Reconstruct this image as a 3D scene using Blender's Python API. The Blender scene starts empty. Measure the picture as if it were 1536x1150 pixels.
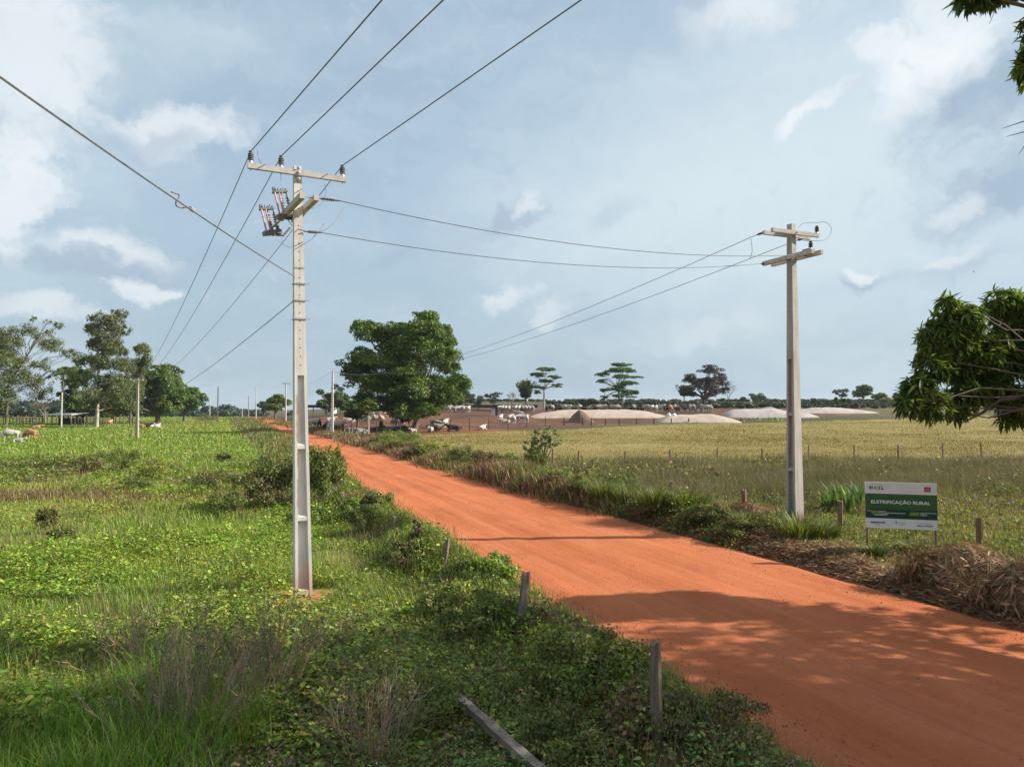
import bpy, bmesh, math
import numpy as np
from mathutils import Vector
R = math.radians
rng = np.random.default_rng(11)
scene = bpy.context.scene

# ------------------------------------------------------------------ camera
CAMZ, F, PITCH = 4.05, 1065.0, math.atan(37 / 1065)
cd = bpy.data.cameras.new('camera'); cam = bpy.data.objects.new('camera', cd)
scene.collection.objects.link(cam); scene.camera = cam
cam.location = (0, 0, CAMZ); cam.rotation_euler = (R(90) + PITCH, 0, 0)
cd.sensor_width = 36; cd.lens = 36 * F / 1536; cd.clip_start = .1; cd.clip_end = 9000

def ray(u, v):
    x, y = (u - 768) / F, -(v - 575) / F
    return np.array([x, math.cos(PITCH) - math.sin(PITCH) * y, math.sin(PITCH) + math.cos(PITCH) * y])
def at(u, v, Y):
    d = ray(u, v); return np.array([0, 0, CAMZ]) + d * (Y / d[1])
def pxm(Y): return Y / F                      # metres per photo pixel at depth Y

# ------------------------------------------------------------------ light
SUN_EL, SUN_AZ = R(33), R(5)                  # azimuth from +X towards +Y
sv = Vector((math.cos(SUN_EL) * math.cos(SUN_AZ), math.cos(SUN_EL) * math.sin(SUN_AZ), math.sin(SUN_EL)))
sl = bpy.data.lights.new('sun', 'SUN'); sl.energy = 4.9; sl.angle = R(.6); sl.color = (1, .915, .78)
so = bpy.data.objects.new('sun', sl); scene.collection.objects.link(so)
so.rotation_euler = sv.to_track_quat('Z', 'Y').to_euler()
vs = scene.view_settings
scene.display_settings.display_device = 'sRGB'
vs.view_transform = 'Standard'; vs.look = 'None'; vs.gamma = 1; vs.exposure = .75; vs.use_curve_mapping = False
scene.cycles.max_bounces = 6; scene.cycles.transparent_max_bounces = 8; scene.cycles.diffuse_bounces = 3
scene.cycles.volume_bounces = 0

def nd(nt, typ, **kw):
    n = nt.nodes.new(typ)
    for k, v in kw.items(): setattr(n, k, v)
    return n
def make_world():
    w = bpy.data.worlds.new('World'); scene.world = w; w.use_nodes = True
    nt = w.node_tree; nt.nodes.clear(); L = nt.links.new
    out = nd(nt, 'ShaderNodeOutputWorld'); bg = nd(nt, 'ShaderNodeBackground'); L(bg.outputs[0], out.inputs[0])
    bg.inputs[1].default_value = .1
    sky = nd(nt, 'ShaderNodeTexSky', sky_type='NISHITA', sun_disc=False, sun_elevation=SUN_EL, sun_rotation=R(90) - SUN_AZ)
    sky.air_density = 1.0; sky.dust_density = 2.0; sky.ozone_density = 1.5
    tc = nd(nt, 'ShaderNodeTexCoord'); sx = nd(nt, 'ShaderNodeSeparateXYZ'); L(tc.outputs['Generated'], sx.inputs[0])
    def m(op, a, b=None, clamp=False):
        n = nd(nt, 'ShaderNodeMath', operation=op, use_clamp=clamp)
        for i, s in enumerate((a, b)):
            if s is None: continue
            if isinstance(s, (int, float)): n.inputs[i].default_value = s
            else: L(s, n.inputs[i])
        return n.outputs[0]
    az = m('ARCTAN2', sx.outputs[0], sx.outputs[1]); el = m('ARCSINE', sx.outputs[2])
    cv = nd(nt, 'ShaderNodeCombineXYZ'); L(az, cv.inputs[0]); L(el, cv.inputs[1])
    def noise(scale, detail, rough, vec, dist=0, off=0):
        n = nd(nt, 'ShaderNodeTexNoise'); n.inputs['Scale'].default_value = scale; n.inputs['Detail'].default_value = detail
        n.inputs['Roughness'].default_value = rough; n.inputs['Distortion'].default_value = dist
        mp = nd(nt, 'ShaderNodeMapping'); mp.inputs['Location'].default_value = (off, off * .7, 0); L(vec, mp.inputs[0]); L(mp.outputs[0], n.inputs['Vector'])
        return n
    # warped direction so that cloud outlines are ragged
    n1 = noise(9, 7, .62, cv.outputs[0]); n2 = noise(9, 7, .62, cv.outputs[0], 0, 5.3)
    wv = nd(nt, 'ShaderNodeCombineXYZ')
    L(m('ADD', az, m('MULTIPLY', m('SUBTRACT', n1.outputs[0], .5), .16)), wv.inputs[0])
    L(m('ADD', el, m('MULTIPLY', m('SUBTRACT', n2.outputs[0], .5), .12)), wv.inputs[1])
    fine = noise(26, 8, .6, wv.outputs[0], .2)
    def mix(fac, a, b):
        n = nd(nt, 'ShaderNodeMix', data_type='RGBA')
        if isinstance(fac, (int, float)): n.inputs[0].default_value = fac
        else: L(fac, n.inputs[0])
        for i, s in ((6, a), (7, b)):
            if isinstance(s, tuple): n.inputs[i].default_value = (*s, 1)
            else: L(s, n.inputs[i])
        return n.outputs[2]
    def blob(u, v, su, sv_, rot, soft, lo, hi):
        d = ray(u, v); d = d / np.linalg.norm(d)
        mp = nd(nt, 'ShaderNodeMapping', vector_type='TEXTURE')
        mp.inputs['Location'].default_value = (math.atan2(d[0], d[1]), math.asin(d[2]), 0)
        mp.inputs['Rotation'].default_value = (0, 0, R(rot)); mp.inputs['Scale'].default_value = (su / F, sv_ / F, 1)
        L(wv.outputs[0], mp.inputs[0])
        g = nd(nt, 'ShaderNodeTexGradient', gradient_type='SPHERICAL'); L(mp.outputs[0], g.inputs[0])
        val = m('ADD', g.outputs[1], m('MULTIPLY', m('SUBTRACT', fine.outputs[0], .5), soft))
        mr = nd(nt, 'ShaderNodeMapRange', interpolation_type='SMOOTHSTEP'); L(val, mr.inputs[0])
        mr.inputs[1].default_value = lo; mr.inputs[2].default_value = hi
        return mr.outputs[0]
    S = SKYSCALE = 2.75    # cloud radiances are given as seen, the Background strength is .1
    def c(r, g, b): return (r * S, g * S, b * S)
    # pale veil of high haze over the clear sky, denser towards the horizon
    col = mix(.62, sky.outputs[0], c(1.06, 1.38, 1.63))
    hz = nd(nt, 'ShaderNodeMapRange', interpolation_type='SMOOTHSTEP'); L(el, hz.inputs[0])
    hz.inputs[1].default_value = -.02; hz.inputs[2].default_value = .34; hz.inputs[3].default_value = .93; hz.inputs[4].default_value = .25
    col = mix(hz.outputs[0], col, c(.90, 1.17, 1.38))
    # cirrus streaks
    mp = nd(nt, 'ShaderNodeMapping'); mp.inputs['Rotation'].default_value = (0, 0, R(-24)); mp.inputs['Scale'].default_value = (1.3, 5.0, 1); L(wv.outputs[0], mp.inputs[0])
    ci = nd(nt, 'ShaderNodeTexNoise'); ci.inputs['Scale'].default_value = 2.4; ci.inputs['Detail'].default_value = 9; ci.inputs['Roughness'].default_value = .58; L(mp.outputs[0], ci.inputs['Vector'])
    cr = nd(nt, 'ShaderNodeMapRange', interpolation_type='SMOOTHSTEP'); L(ci.outputs[0], cr.inputs[0]); cr.inputs[1].default_value = .42; cr.inputs[2].default_value = .74
    col = mix(m('MULTIPLY', cr.outputs[0], .36), col, c(1.5, 1.78, 1.94))
    low = noise(5, 8, .6, wv.outputs[0], 0, 2.2)
    lr = nd(nt, 'ShaderNodeMapRange', interpolation_type='SMOOTHSTEP'); L(low.outputs[0], lr.inputs[0]); lr.inputs[1].default_value = .5; lr.inputs[2].default_value = .78
    col = mix(m('MULTIPLY', lr.outputs[0], .22), col, c(1.0, 1.28, 1.55))
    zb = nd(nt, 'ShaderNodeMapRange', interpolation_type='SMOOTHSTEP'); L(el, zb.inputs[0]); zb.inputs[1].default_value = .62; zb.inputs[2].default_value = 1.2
    col = mix(m('MULTIPLY', zb.outputs[0], .85), col, c(1.65, 1.85, 2.0))      # unseen sky overhead brightened, added as fill for the shade
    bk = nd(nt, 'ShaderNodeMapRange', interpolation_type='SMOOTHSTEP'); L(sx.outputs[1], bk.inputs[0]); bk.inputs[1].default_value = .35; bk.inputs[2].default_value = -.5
    col = mix(m('MULTIPLY', bk.outputs[0], .8), col, c(1.05, 1.22, 1.38))      # unseen sky behind the camera given its own tone, added for fill
    WH, GR, VE = c(2.0, 2.08, 2.14), c(.80, 1.06, 1.34), c(1.62, 1.86, 1.97)
    for (u, v, su, sv_, rot, k, colr, lo, hi) in [
        (1330, 230, 620, 330, 12, .68, VE, .05, .8), (1060, 260, 420, 190, 8, .5, VE, .05, .85), (1000, 330, 420, 130, 10, .35, VE, .05, .9), (30, 120, 200, 260, 0, .35, VE, .05, .8),
        (70, 560, 250, 60, 0, .30, VE, .1, .9), (320, 60, 220, 70, 20, .25, VE, .1, .9),
        (45, 70, 110, 150, 0, .62, WH, .12, .62), (15, 290, 60, 90, 0, .7, WH, .15, .6),
        (275, 197, 110, 46, 4, .62, WH, .2, .62), (245, 214, 90, 22, 3, .45, GR, .2, .8),
        (165, 378, 92, 46, 2, .55, WH, .2, .65), (150, 398, 110, 28, 0, .75, GR, .15, .7), (330, 385, 150, 30, 8, .4, GR, .2, .8),
        (215, 437, 48, 24, -8, .62, WH, .2, .6), (60, 468, 95, 28, -8, .5, WH, .2, .7),
        (1135, 12, 130, 36, 8, .65, WH, .15, .7), (960, 70, 150, 45, 10, .3, GR, .15, .9),
        (1385, 85, 70, 110, -28, .8, WH, .15, .7), (1310, 60, 50, 30, 10, .6, WH, .2, .6), (1445, 85, 50, 60, -20, .5, WH, .2, .7),
        (1213, 165, 66, 22, 32, .65, WH, .2, .6),
        (770, 322, 95, 24, 22, .6, GR, .15, .7), (795, 305, 40, 18, 25, .5, WH, .25, .7), (930, 320, 60, 26, 20, .3, GR, .2, .8), (590, 390, 50, 22, 10, .35, GR, .2, .8),
        (1500, 135, 150, 66, 22, 1.0, GR, .12, .7), (1515, 265, 150, 55, 16, .9, GR, .12, .7), (1440, 300, 60, 20, 20, .4, WH, .2, .7),
        (1288, 425, 55, 16, 4, .6, GR, .2, .7), (1296, 414, 36, 16, 0, .6, WH, .25, .7), (1430, 400, 120, 30, 14, .4, GR, .2, .8), (1420, 388, 90, 18, 14, .4, WH, .25, .8),
        (760, 440, 70, 22, 4, .45, WH, .2, .7), (900, 480, 140, 40, 2, .3, GR, .15, .9), (830, 470, 60, 30, 0, .35, WH, .25, .8), (1080, 490, 180, 40, 0, .25, WH, .2, .9)]:
        col = mix(m('MULTIPLY', blob(u, v, su * 1.12, sv_ * 1.15, rot, .95 if colr is not VE else .35, lo - (.04 if su < 120 else .12), hi + (.08 if su < 120 else .22)), k * (1.05 if su < 120 else .95)), col, colr)
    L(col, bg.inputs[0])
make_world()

# ------------------------------------------------------------------ helpers
def smooth(a, b, x):
    t = np.clip((np.asarray(x, float) - a) / (b - a), 0, 1); return t * t * (3 - 2 * t)
_perm = np.random.default_rng(5).random((256, 256))
def vn(x, y, s=1.0, o=0.0):                   # value noise 0..1
    x = np.asarray(x, float) * s + o * 17.3; y = np.asarray(y, float) * s + o * 9.1
    xi = np.floor(x).astype(int); yi = np.floor(y).astype(int); fx = x - xi; fy = y - yi
    fx = fx * fx * (3 - 2 * fx); fy = fy * fy * (3 - 2 * fy)
    p = lambda i, j: _perm[i & 255, j & 255]
    return (p(xi, yi) * (1 - fx) + p(xi + 1, yi) * fx) * (1 - fy) + (p(xi, yi + 1) * (1 - fx) + p(xi + 1, yi + 1) * fx) * fy
def fbm(x, y, s, o=0): return (vn(x, y, s, o) + .5 * vn(x, y, s * 2.1, o + 1) + .25 * vn(x, y, s * 4.3, o + 2)) / 1.75

RN, RT, QC, HW = np.array([.9285, .3714]), np.array([-.3714, .9285]), 10.02, 3.72     # the road: normal, direction, centre offset, half width
def road_q(x, y): return RN[0] * np.asarray(x) + RN[1] * np.asarray(y)
def rise(x, y):
    x = np.asarray(x, float); y = np.asarray(y, float)
    a = x / np.maximum(y, 1)
    w = smooth(-.35, -.12, a)
    r = np.interp(y, [110, 150, 172, 250, 400, 600, 3000], [0, 1.0, 2.7, 4.5, 7.6, 9.0, 9.0])
    l = np.interp(y, [330, 430, 3000], [0, -2.5, -2.5])
    return r * w + l * (1 - w)
def road_z(x, y):
    t = road_q(x, y) - QC
    return -.09 + .07 * (1 - (t / HW) ** 2) + rise(x, y)
def H(x, y):
    x = np.asarray(x, float); y = np.asarray(y, float)
    t = road_q(x, y) - QC
    at_ = np.abs(t) + .55 * (vn(x, y, .45, 3) - .5) + .25 * (vn(x, y, 1.7, 4) - .5)
    near = 1 - smooth(60, 160, y)
    bank = np.exp(-((at_ - 4.9) / .8) ** 2) * (.10 + .34 * vn(x, y, .4, 6)) * near
    und = (.16 * (vn(x, y, .16, 7) - .5) + .07 * (vn(x, y, .7, 8) - .5))
    side = .12 * smooth(4.5, 8, t)
    zo = bank + und + side
    m = smooth(3.35, 4.3, at_)
    return zo * m + (1 - m) * -.34 + rise(x, y)
def ground(u, v):                              # ground point seen at a photo pixel
    d = ray(u, v); lo, hi = 3.0, 900.0
    for Y in np.geomspace(3, 900, 240):
        p = np.array([0, 0, CAMZ]) + d * (Y / d[1])
        if p[2] < H(p[0], p[1]): return p
    return p

def mesh_np(name, V, Q=None, T=None, C=None, shade=False):
    me = bpy.data.meshes.new(name)
    V = np.asarray(V, np.float32); me.vertices.add(len(V)); me.vertices.foreach_set('co', V.ravel())
    loops, starts, n = [], [], 0
    for A, k in ((Q, 4), (T, 3)):
        if A is None or len(A) == 0: continue
        A = np.asarray(A, np.int32); loops.append(A.ravel()); starts.append(n + np.arange(len(A)) * k); n += A.size
    lp = np.concatenate(loops); st = np.concatenate(starts).astype(np.int32)
    me.loops.add(len(lp)); me.loops.foreach_set('vertex_index', lp)
    me.polygons.add(len(st)); me.polygons.foreach_set('loop_start', st)
    me.update(calc_edges=True)
    if C is not None:
        C = np.asarray(C, np.float32)
        if C.shape[1] == 3: C = np.concatenate([C, np.ones((len(C), 1), np.float32)], 1)
        ca = me.color_attributes.new('Col', 'FLOAT_COLOR', 'POINT'); ca.data.foreach_set('color', C.ravel())
    me.polygons.foreach_set('use_smooth', np.full(len(st), bool(shade)))
    me.update(); return me
WL = {}
def tag(o, label=None, cat=None, group=None, kind=None):
    if label: o['label'] = label
    if cat: o['category'] = cat
    if group: o['group'] = group
    if kind: o['kind'] = kind
    return o
def empty(name, loc, label, cat, group=None):
    o = bpy.data.objects.new(name, None); scene.collection.objects.link(o); o.location = [float(c) for c in loc]
    o.empty_display_size = .2; WL[o.name] = np.array(loc, float); return tag(o, label, cat, group)
def link(name, me, mat, parent=None, loc=None):
    o = bpy.data.objects.new(name, me); scene.collection.objects.link(o)
    for m_ in (mat if isinstance(mat, (list, tuple)) else [mat]): me.materials.append(m_)
    if parent is not None:
        o.parent = parent; WL[o.name] = WL[parent.name]
    else:
        WL[o.name] = np.zeros(3) if loc is None else np.array(loc, float)
        o.location = [float(c) for c in WL[o.name]]
    return o

class MB:                                      # collects shapes in world coordinates; build() makes ONE mesh object
    def __init__(s): s.V = []; s.Q = []; s.T = []; s.C = []; s.n = 0; s.mi = []
    def add(s, V, Q=None, T=None, C=None):
        V = np.asarray(V, float).reshape(-1, 3)
        if Q is not None and len(Q): s.Q.append(np.asarray(Q) + s.n)
        if T is not None and len(T): s.T.append(np.asarray(T) + s.n)
        if C is None: C = np.ones((len(V), 3)) * .5
        C = np.asarray(C, float)
        if C.ndim == 1: C = np.tile(C, (len(V), 1))
        s.V.append(V); s.C.append(C); s.n += len(V); return s
    def hexa(s, b, t, C=None):                 # bottom quad, top quad
        return s.add(list(b) + list(t), [(3, 2, 1, 0), (4, 5, 6, 7), (0, 1, 5, 4), (1, 2, 6, 5), (2, 3, 7, 6), (3, 0, 4, 7)], None, C)
    def obox(s, c, ax, ay, az, C=None):        # centre and three half-axis vectors
        c, ax, ay, az = map(np.asarray, (c, ax, ay, az))
        b = [c - ax - ay - az, c + ax - ay - az, c + ax + ay - az, c - ax + ay - az]
        return s.hexa(b, [p + 2 * az for p in b], C)
    def box(s, x0, x1, y0, y1, z0, z1, C=None):
        return s.obox(((x0 + x1) / 2, (y0 + y1) / 2, (z0 + z1) / 2), ((x1 - x0) / 2, 0, 0), (0, (y1 - y0) / 2, 0), (0, 0, (z1 - z0) / 2), C)
    def tube(s, P, r, k=6, C=None, cap=True):
        P = np.asarray(P, float); n = len(P); r = np.broadcast_to(np.asarray(r, float), (n,))
        D = np.gradient(P, axis=0); D /= np.linalg.norm(D, axis=1)[:, None] + 1e-9
        ref = np.array([0, 0, 1.]) if abs(D[:, 2]).mean() < .8 else np.array([1., 0, 0])
        A = np.cross(D, ref); A /= np.linalg.norm(A, axis=1)[:, None] + 1e-9; B = np.cross(D, A)
        th = np.arange(k) * 2 * math.pi / k
        V = (P[:, None] + r[:, None, None] * (np.cos(th)[None, :, None] * A[:, None] + np.sin(th)[None, :, None] * B[:, None])).reshape(-1, 3)
        i = np.arange(n - 1)[:, None] * k; j = np.arange(k)[None]; j2 = (j + 1) % k
        Q = np.stack([i + j, i + j2, i + k + j2, i + k + j], -1).reshape(-1, 4)
        T = []
        if cap:
            for q in range(1, k - 1): T += [(0, q + 1, q), ((n - 1) * k, (n - 1) * k + q, (n - 1) * k + q + 1)]
        return s.add(V, Q, T, C)
    def lathe(s, base, axis, prof, k=12, C=None):      # prof: (distance along axis, radius)
        base = np.asarray(base, float); axis = np.asarray(axis, float) / np.linalg.norm(axis)
        P = np.array([base + axis * a for a, _ in prof]); r = np.array([b for _, b in prof])
        ref = np.array([1., 0, 0]) if abs(axis[0]) < .8 else np.array([0, 1., 0])
        A = np.cross(axis, ref); A /= np.linalg.norm(A); B = np.cross(axis, A); th = np.arange(k) * 2 * math.pi / k
        V = (P[:, None] + r[:, None, None] * (np.cos(th)[None, :, None] * A + np.sin(th)[None, :, None] * B)).reshape(-1, 3)
        n = len(P); i = np.arange(n - 1)[:, None] * k; j = np.arange(k)[None]; j2 = (j + 1) % k
        Q = np.stack([i + j, i + j2, i + k + j2, i + k + j], -1).reshape(-1, 4); T = []
        for q in range(1, k - 1): T += [(0, q + 1, q), ((n - 1) * k, (n - 1) * k + q, (n - 1) * k + q + 1)]
        return s.add(V, Q, T, C)
    def build(s, name, mat, parent=None, loc=None, shade=False):
        V = np.concatenate(s.V); o = WL[parent.name] if parent is not None else (np.zeros(3) if loc is None else np.array(loc, float))
        me = mesh_np(name, V - o, np.concatenate(s.Q) if s.Q else None, np.concatenate(s.T) if s.T else None, np.concatenate(s.C), shade)
        return link(name, me, mat, parent, loc)

def blades(mb, P, h, w, az, lean, C):          # bent grass blades
    n = len(P); D = np.stack([np.cos(az), np.sin(az), 0 * az], 1); S = np.stack([-np.sin(az), np.cos(az), 0 * az], 1)
    Z = np.array([0, 0, 1.]); h = h[:, None]; w = w[:, None]; lean = lean[:, None]
    mid = P + D * lean * h * .38 + Z * h * .58; tip = P + D * lean * h + Z * h * (1.0 - .32 * lean)
    V = np.stack([P - S * w * .5, P + S * w * .5, mid - S * w * .4, mid + S * w * .4, tip], 1).reshape(-1, 3)
    b = np.arange(n)[:, None] * 5
    mb.add(V, b + [0, 1, 3, 2], b + [2, 3, 4], np.repeat(C, 5, 0))
def unit(V): return V / (np.linalg.norm(V, axis=1)[:, None] + 1e-9)
def leaves(mb, P, D, N, L, W, C, near=False, fold=.25):
    n = len(P); D = unit(D); S = unit(np.cross(D, N)); N = np.cross(S, D); L = np.broadcast_to(L, (n,))[:, None]; W = np.broadcast_to(W, (n,))[:, None]
    if near:
        l1 = P + D * L * .28 + S * W * .5 + N * W * fold * .7; l2 = P + D * L * .68 + S * W * .36 + N * W * fold * .3 - N * L * .05
        r1 = P + D * L * .28 - S * W * .5 + N * W * fold * .7; r2 = P + D * L * .68 - S * W * .36 + N * W * fold * .3 - N * L * .05
        tip = P + D * L - N * L * .14
        V = np.stack([P, l1, l2, tip, r2, r1], 1).reshape(-1, 3); b = np.arange(n)[:, None] * 6
        mb.add(V, np.concatenate([b + [0, 1, 2, 3], b + [0, 3, 4, 5]]), None, np.repeat(C, 6, 0))
    else:
        V = np.stack([P, P + D * L * .45 + S * W * .5, P + D * L, P + D * L * .45 - S * W * .5 + N * W * .15], 1).reshape(-1, 3)
        b = np.arange(n)[:, None] * 4; mb.add(V, b + [0, 1, 2, 3], None, np.repeat(C, 4, 0))
def rdir(n, g=rng):
    v = g.normal(size=(n, 3)); return unit(v)
def palette(n, cols, var=.18, g=rng, idx=None):
    cols = np.array(cols, float); i = g.integers(0, len(cols), n) if idx is None else idx
    return np.clip(cols[i] * np.exp(g.normal(0, var, (n, 1))) * np.exp(g.normal(0, var * .3, (n, 3))), .004, .9)

# ------------------------------------------------------------------ materials
def mat_new(name):
    m = bpy.data.materials.new(name); m.use_nodes = True; nt = m.node_tree; nt.nodes.clear()
    out = nd(nt, 'ShaderNodeOutputMaterial'); return m, nt, out
def mat_leaf(name, trans=.32, gloss=.025, rough=.45):
    m, nt, out = mat_new(name); L = nt.links.new
    a = nd(nt, 'ShaderNodeAttribute', attribute_name='Col')
    d = nd(nt, 'ShaderNodeBsdfDiffuse'); t = nd(nt, 'ShaderNodeBsdfTranslucent'); g = nd(nt, 'ShaderNodeBsdfGlossy'); g.inputs['Roughness'].default_value = rough
    hs = nd(nt, 'ShaderNodeHueSaturation'); hs.inputs['Saturation'].default_value = 1.1; hs.inputs['Value'].default_value = 1.25; hs.inputs['Hue'].default_value = .49
    L(a.outputs[0], hs.inputs['Color']); L(a.outputs[0], d.inputs[0]); L(hs.outputs[0], t.inputs[0])
    x = nd(nt, 'ShaderNodeMixShader'); x.inputs[0].default_value = trans; L(d.outputs[0], x.inputs[1]); L(t.outputs[0], x.inputs[2])
    y = nd(nt, 'ShaderNodeMixShader'); y.inputs[0].default_value = gloss; L(x.outputs[0], y.inputs[1]); L(g.outputs[0], y.inputs[2])
    L(y.outputs[0], out.inputs[0]); return m
def mat_noise(name, c1, c2, scale=6, detail=6, rough=.85, bump=.3, bscale=None, stretch=(1, 1, 1), c3=None, s3=1.2, t3=(.55, .7), spec=.3, attr=False, coords='Object', metallic=0, dust=False):
    m, nt, out = mat_new(name); L = nt.links.new
    p = nd(nt, 'ShaderNodeBsdfPrincipled'); L(p.outputs[0], out.inputs[0])
    p.inputs['Roughness'].default_value = rough; p.inputs['Specular IOR Level'].default_value = spec; p.inputs['Metallic'].default_value = metallic
    tc = nd(nt, 'ShaderNodeTexCoord'); mp = nd(nt, 'ShaderNodeMapping'); mp.inputs['Scale'].default_value = stretch; L(tc.outputs[coords], mp.inputs[0])
    def nz(s, dt=detail):
        n = nd(nt, 'ShaderNodeTexNoise'); n.inputs['Scale'].default_value = s; n.inputs['Detail'].default_value = dt; n.inputs['Roughness'].default_value = .6; L(mp.outputs[0], n.inputs['Vector']); return n.outputs[0]
    def mix(f, a, b, bt='MIX'):
        n = nd(nt, 'ShaderNodeMix', data_type='RGBA', blend_type=bt)
        if isinstance(f, float): n.inputs[0].default_value = f
        else: L(f, n.inputs[0])
        for i, s in ((6, a), (7, b)):
            if isinstance(s, tuple): n.inputs[i].default_value = (*s, 1)
            else: L(s, n.inputs[i])
        return n.outputs[2]
    def ramp(f, lo, hi):
        n = nd(nt, 'ShaderNodeMapRange', interpolation_type='SMOOTHSTEP'); L(f, n.inputs[0]); n.inputs[1].default_value = lo; n.inputs[2].default_value = hi; return n.outputs[0]
    col = mix(ramp(nz(scale), .3, .7), c1, c2)
    if attr:
        a = nd(nt, 'ShaderNodeAttribute', attribute_name='Col'); col = mix(1.0, a.outputs[0], col, 'MULTIPLY')
    if c3 is not None: col = mix(ramp(nz(s3), *t3), col, c3)
    if dust:                                  # red road dust splashed on the foot, grey run-off streaks higher up
        sz = nd(nt, 'ShaderNodeSeparateXYZ'); L(tc.outputs['Object'], sz.inputs[0])
        ms = nd(nt, 'ShaderNodeMapping'); ms.inputs['Scale'].default_value = (16, 16, .35); L(tc.outputs['Object'], ms.inputs[0]); ns = nd(nt, 'ShaderNodeTexNoise'); ns.inputs['Scale'].default_value = 1; ns.inputs['Detail'].default_value = 5; L(ms.outputs[0], ns.inputs['Vector'])
        mm = nd(nt, 'ShaderNodeMath', operation='MULTIPLY'); mm.inputs[1].default_value = .45; L(ramp(ns.outputs[0], .5, .72), mm.inputs[0]); col = mix(mm.outputs[0], col, tuple(x * .62 for x in c1))
        nz_ = nd(nt, 'ShaderNodeMath', operation='MULTIPLY_ADD'); L(nz(3.0), nz_.inputs[0]); nz_.inputs[1].default_value = -1.6; L(sz.outputs[2], nz_.inputs[2])
        dr = nd(nt, 'ShaderNodeMapRange', interpolation_type='SMOOTHSTEP'); L(nz_.outputs[0], dr.inputs[0]); dr.inputs[1].default_value = .2; dr.inputs[2].default_value = -.9; dr.inputs[4].default_value = .7
        col = mix(dr.outputs[0], col, (.40, .22, .13))
    L(col, p.inputs['Base Color'])
    if bump:
        b = nd(nt, 'ShaderNodeBump'); b.inputs['Strength'].default_value = bump; b.inputs['Distance'].default_value = .02
        L(nz(bscale or scale * 4), b.inputs['Height']); L(b.outputs[0], p.inputs['Normal'])
    return m
M_leaf = mat_leaf('leaf_surface'); M_grass = mat_leaf('grass_blade', .38, .04, .5); M_dry = mat_leaf('dry_stem', .2, .02)
M_mango = mat_leaf('glossy_leaf', .36, .04, .5)
M_bark = mat_noise('bark', (.10, .08, .06), (.19, .155, .125), 5, bump=.6, stretch=(1, 1, .25))
M_bark_pale = mat_noise('pale_bark', (.36, .30, .24), (.55, .48, .40), 3, bump=.3, stretch=(1, 1, .3))
M_twig = mat_noise('twig', (.17, .12, .09), (.27, .20, .15), 9, bump=0)
M_conc = mat_noise('pole_concrete', (.56, .53, .50), (.67, .64, .61), 5, bump=.08, bscale=40, stretch=(1, 1, .35), c3=(.45, .41, .37), s3=1.6, t3=(.54, .8), dust=True)
M_conc_arm = mat_noise('crossarm_concrete', (.44, .42, .395), (.55, .525, .495), 7, bump=.08, bscale=40, c3=(.42, .375, .32), s3=3, t3=(.55, .75))
M_conc_old = mat_noise('old_pole_concrete', (.30, .26, .22), (.40, .35, .30), 6, bump=.2, stretch=(1, 1, .3))
M_hole = mat_noise('hole_dark', (.05, .045, .04), (.08, .07, .06), 10, bump=0)
M_rust = mat_noise('rust_streak', (.42, .20, .09), (.50, .34, .22), 14, bump=0, stretch=(1, 1, .3))
M_porc = mat_noise('porcelain', (.085, .06, .055), (.13, .10, .095), 12, rough=.25, bump=0, spec=.6)
M_poly = mat_noise('grey_insulator', (.14, .14, .15), (.21, .21, .22), 12, rough=.45, bump=0)
M_steel = mat_noise('galvanised_steel', (.40, .41, .42), (.55, .56, .57), 14, rough=.45, bump=.05, metallic=.6)
M_wire = mat_noise('aluminium_wire', (.13, .13, .14), (.20, .20, .21), 20, rough=.5, bump=0, metallic=.3)
M_fibre = mat_noise('fuse_tube', (.50, .30, .28), (.62, .42, .38), 12, rough=.5, bump=0)
M_post = mat_noise('weathered_post', (.13, .095, .075), (.27, .21, .165), 5, bump=.9, bscale=30, stretch=(5, 5, .55), c3=(.36, .30, .25), s3=2, t3=(.58, .75))
M_post_red = mat_noise('reddish_post', (.17, .09, .06), (.30, .19, .13), 5, bump=.8, bscale=30, stretch=(5, 5, .6))
M_beam = mat_noise('beam_wood', (.13, .105, .085), (.25, .205, .17), 6, bump=.7, bscale=40, stretch=(1, 1, 1), c3=(.34, .28, .22), s3=1.1, t3=(.54, .64))
M_white = mat_noise('white_board', (.74, .75, .78), (.80, .81, .83), 3, rough=.45, bump=0)
M_green = mat_noise('green_band', (.035, .115, .035), (.045, .13, .042), 2, rough=.4, bump=0)
M_dgreen = mat_noise('dark_green_band', (.008, .05, .035), (.012, .06, .042), 2, rough=.4, bump=0)
def flat(name, c, rough=.5): return mat_noise(name, c, tuple(min(1, x * 1.1) for x in c), 4, rough=rough, bump=0)
M_txt = flat('white_print', (.78, .80, .80)); M_lime = flat('lime_print', (.50, .62, .06)); M_black = flat('black_print', (.02, .02, .022))
M_red = flat('red_print', (.40, .02, .03)); M_blue = flat('violet_print', (.06, .04, .25)); M_yel = flat('yellow_print', (.75, .55, .05)); M_greyp = flat('grey_print', (.20, .21, .25))
M_lblue = flat('blue_print', (.03, .06, .25)); M_gpr = flat('green_print', (.03, .30, .09))

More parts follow.
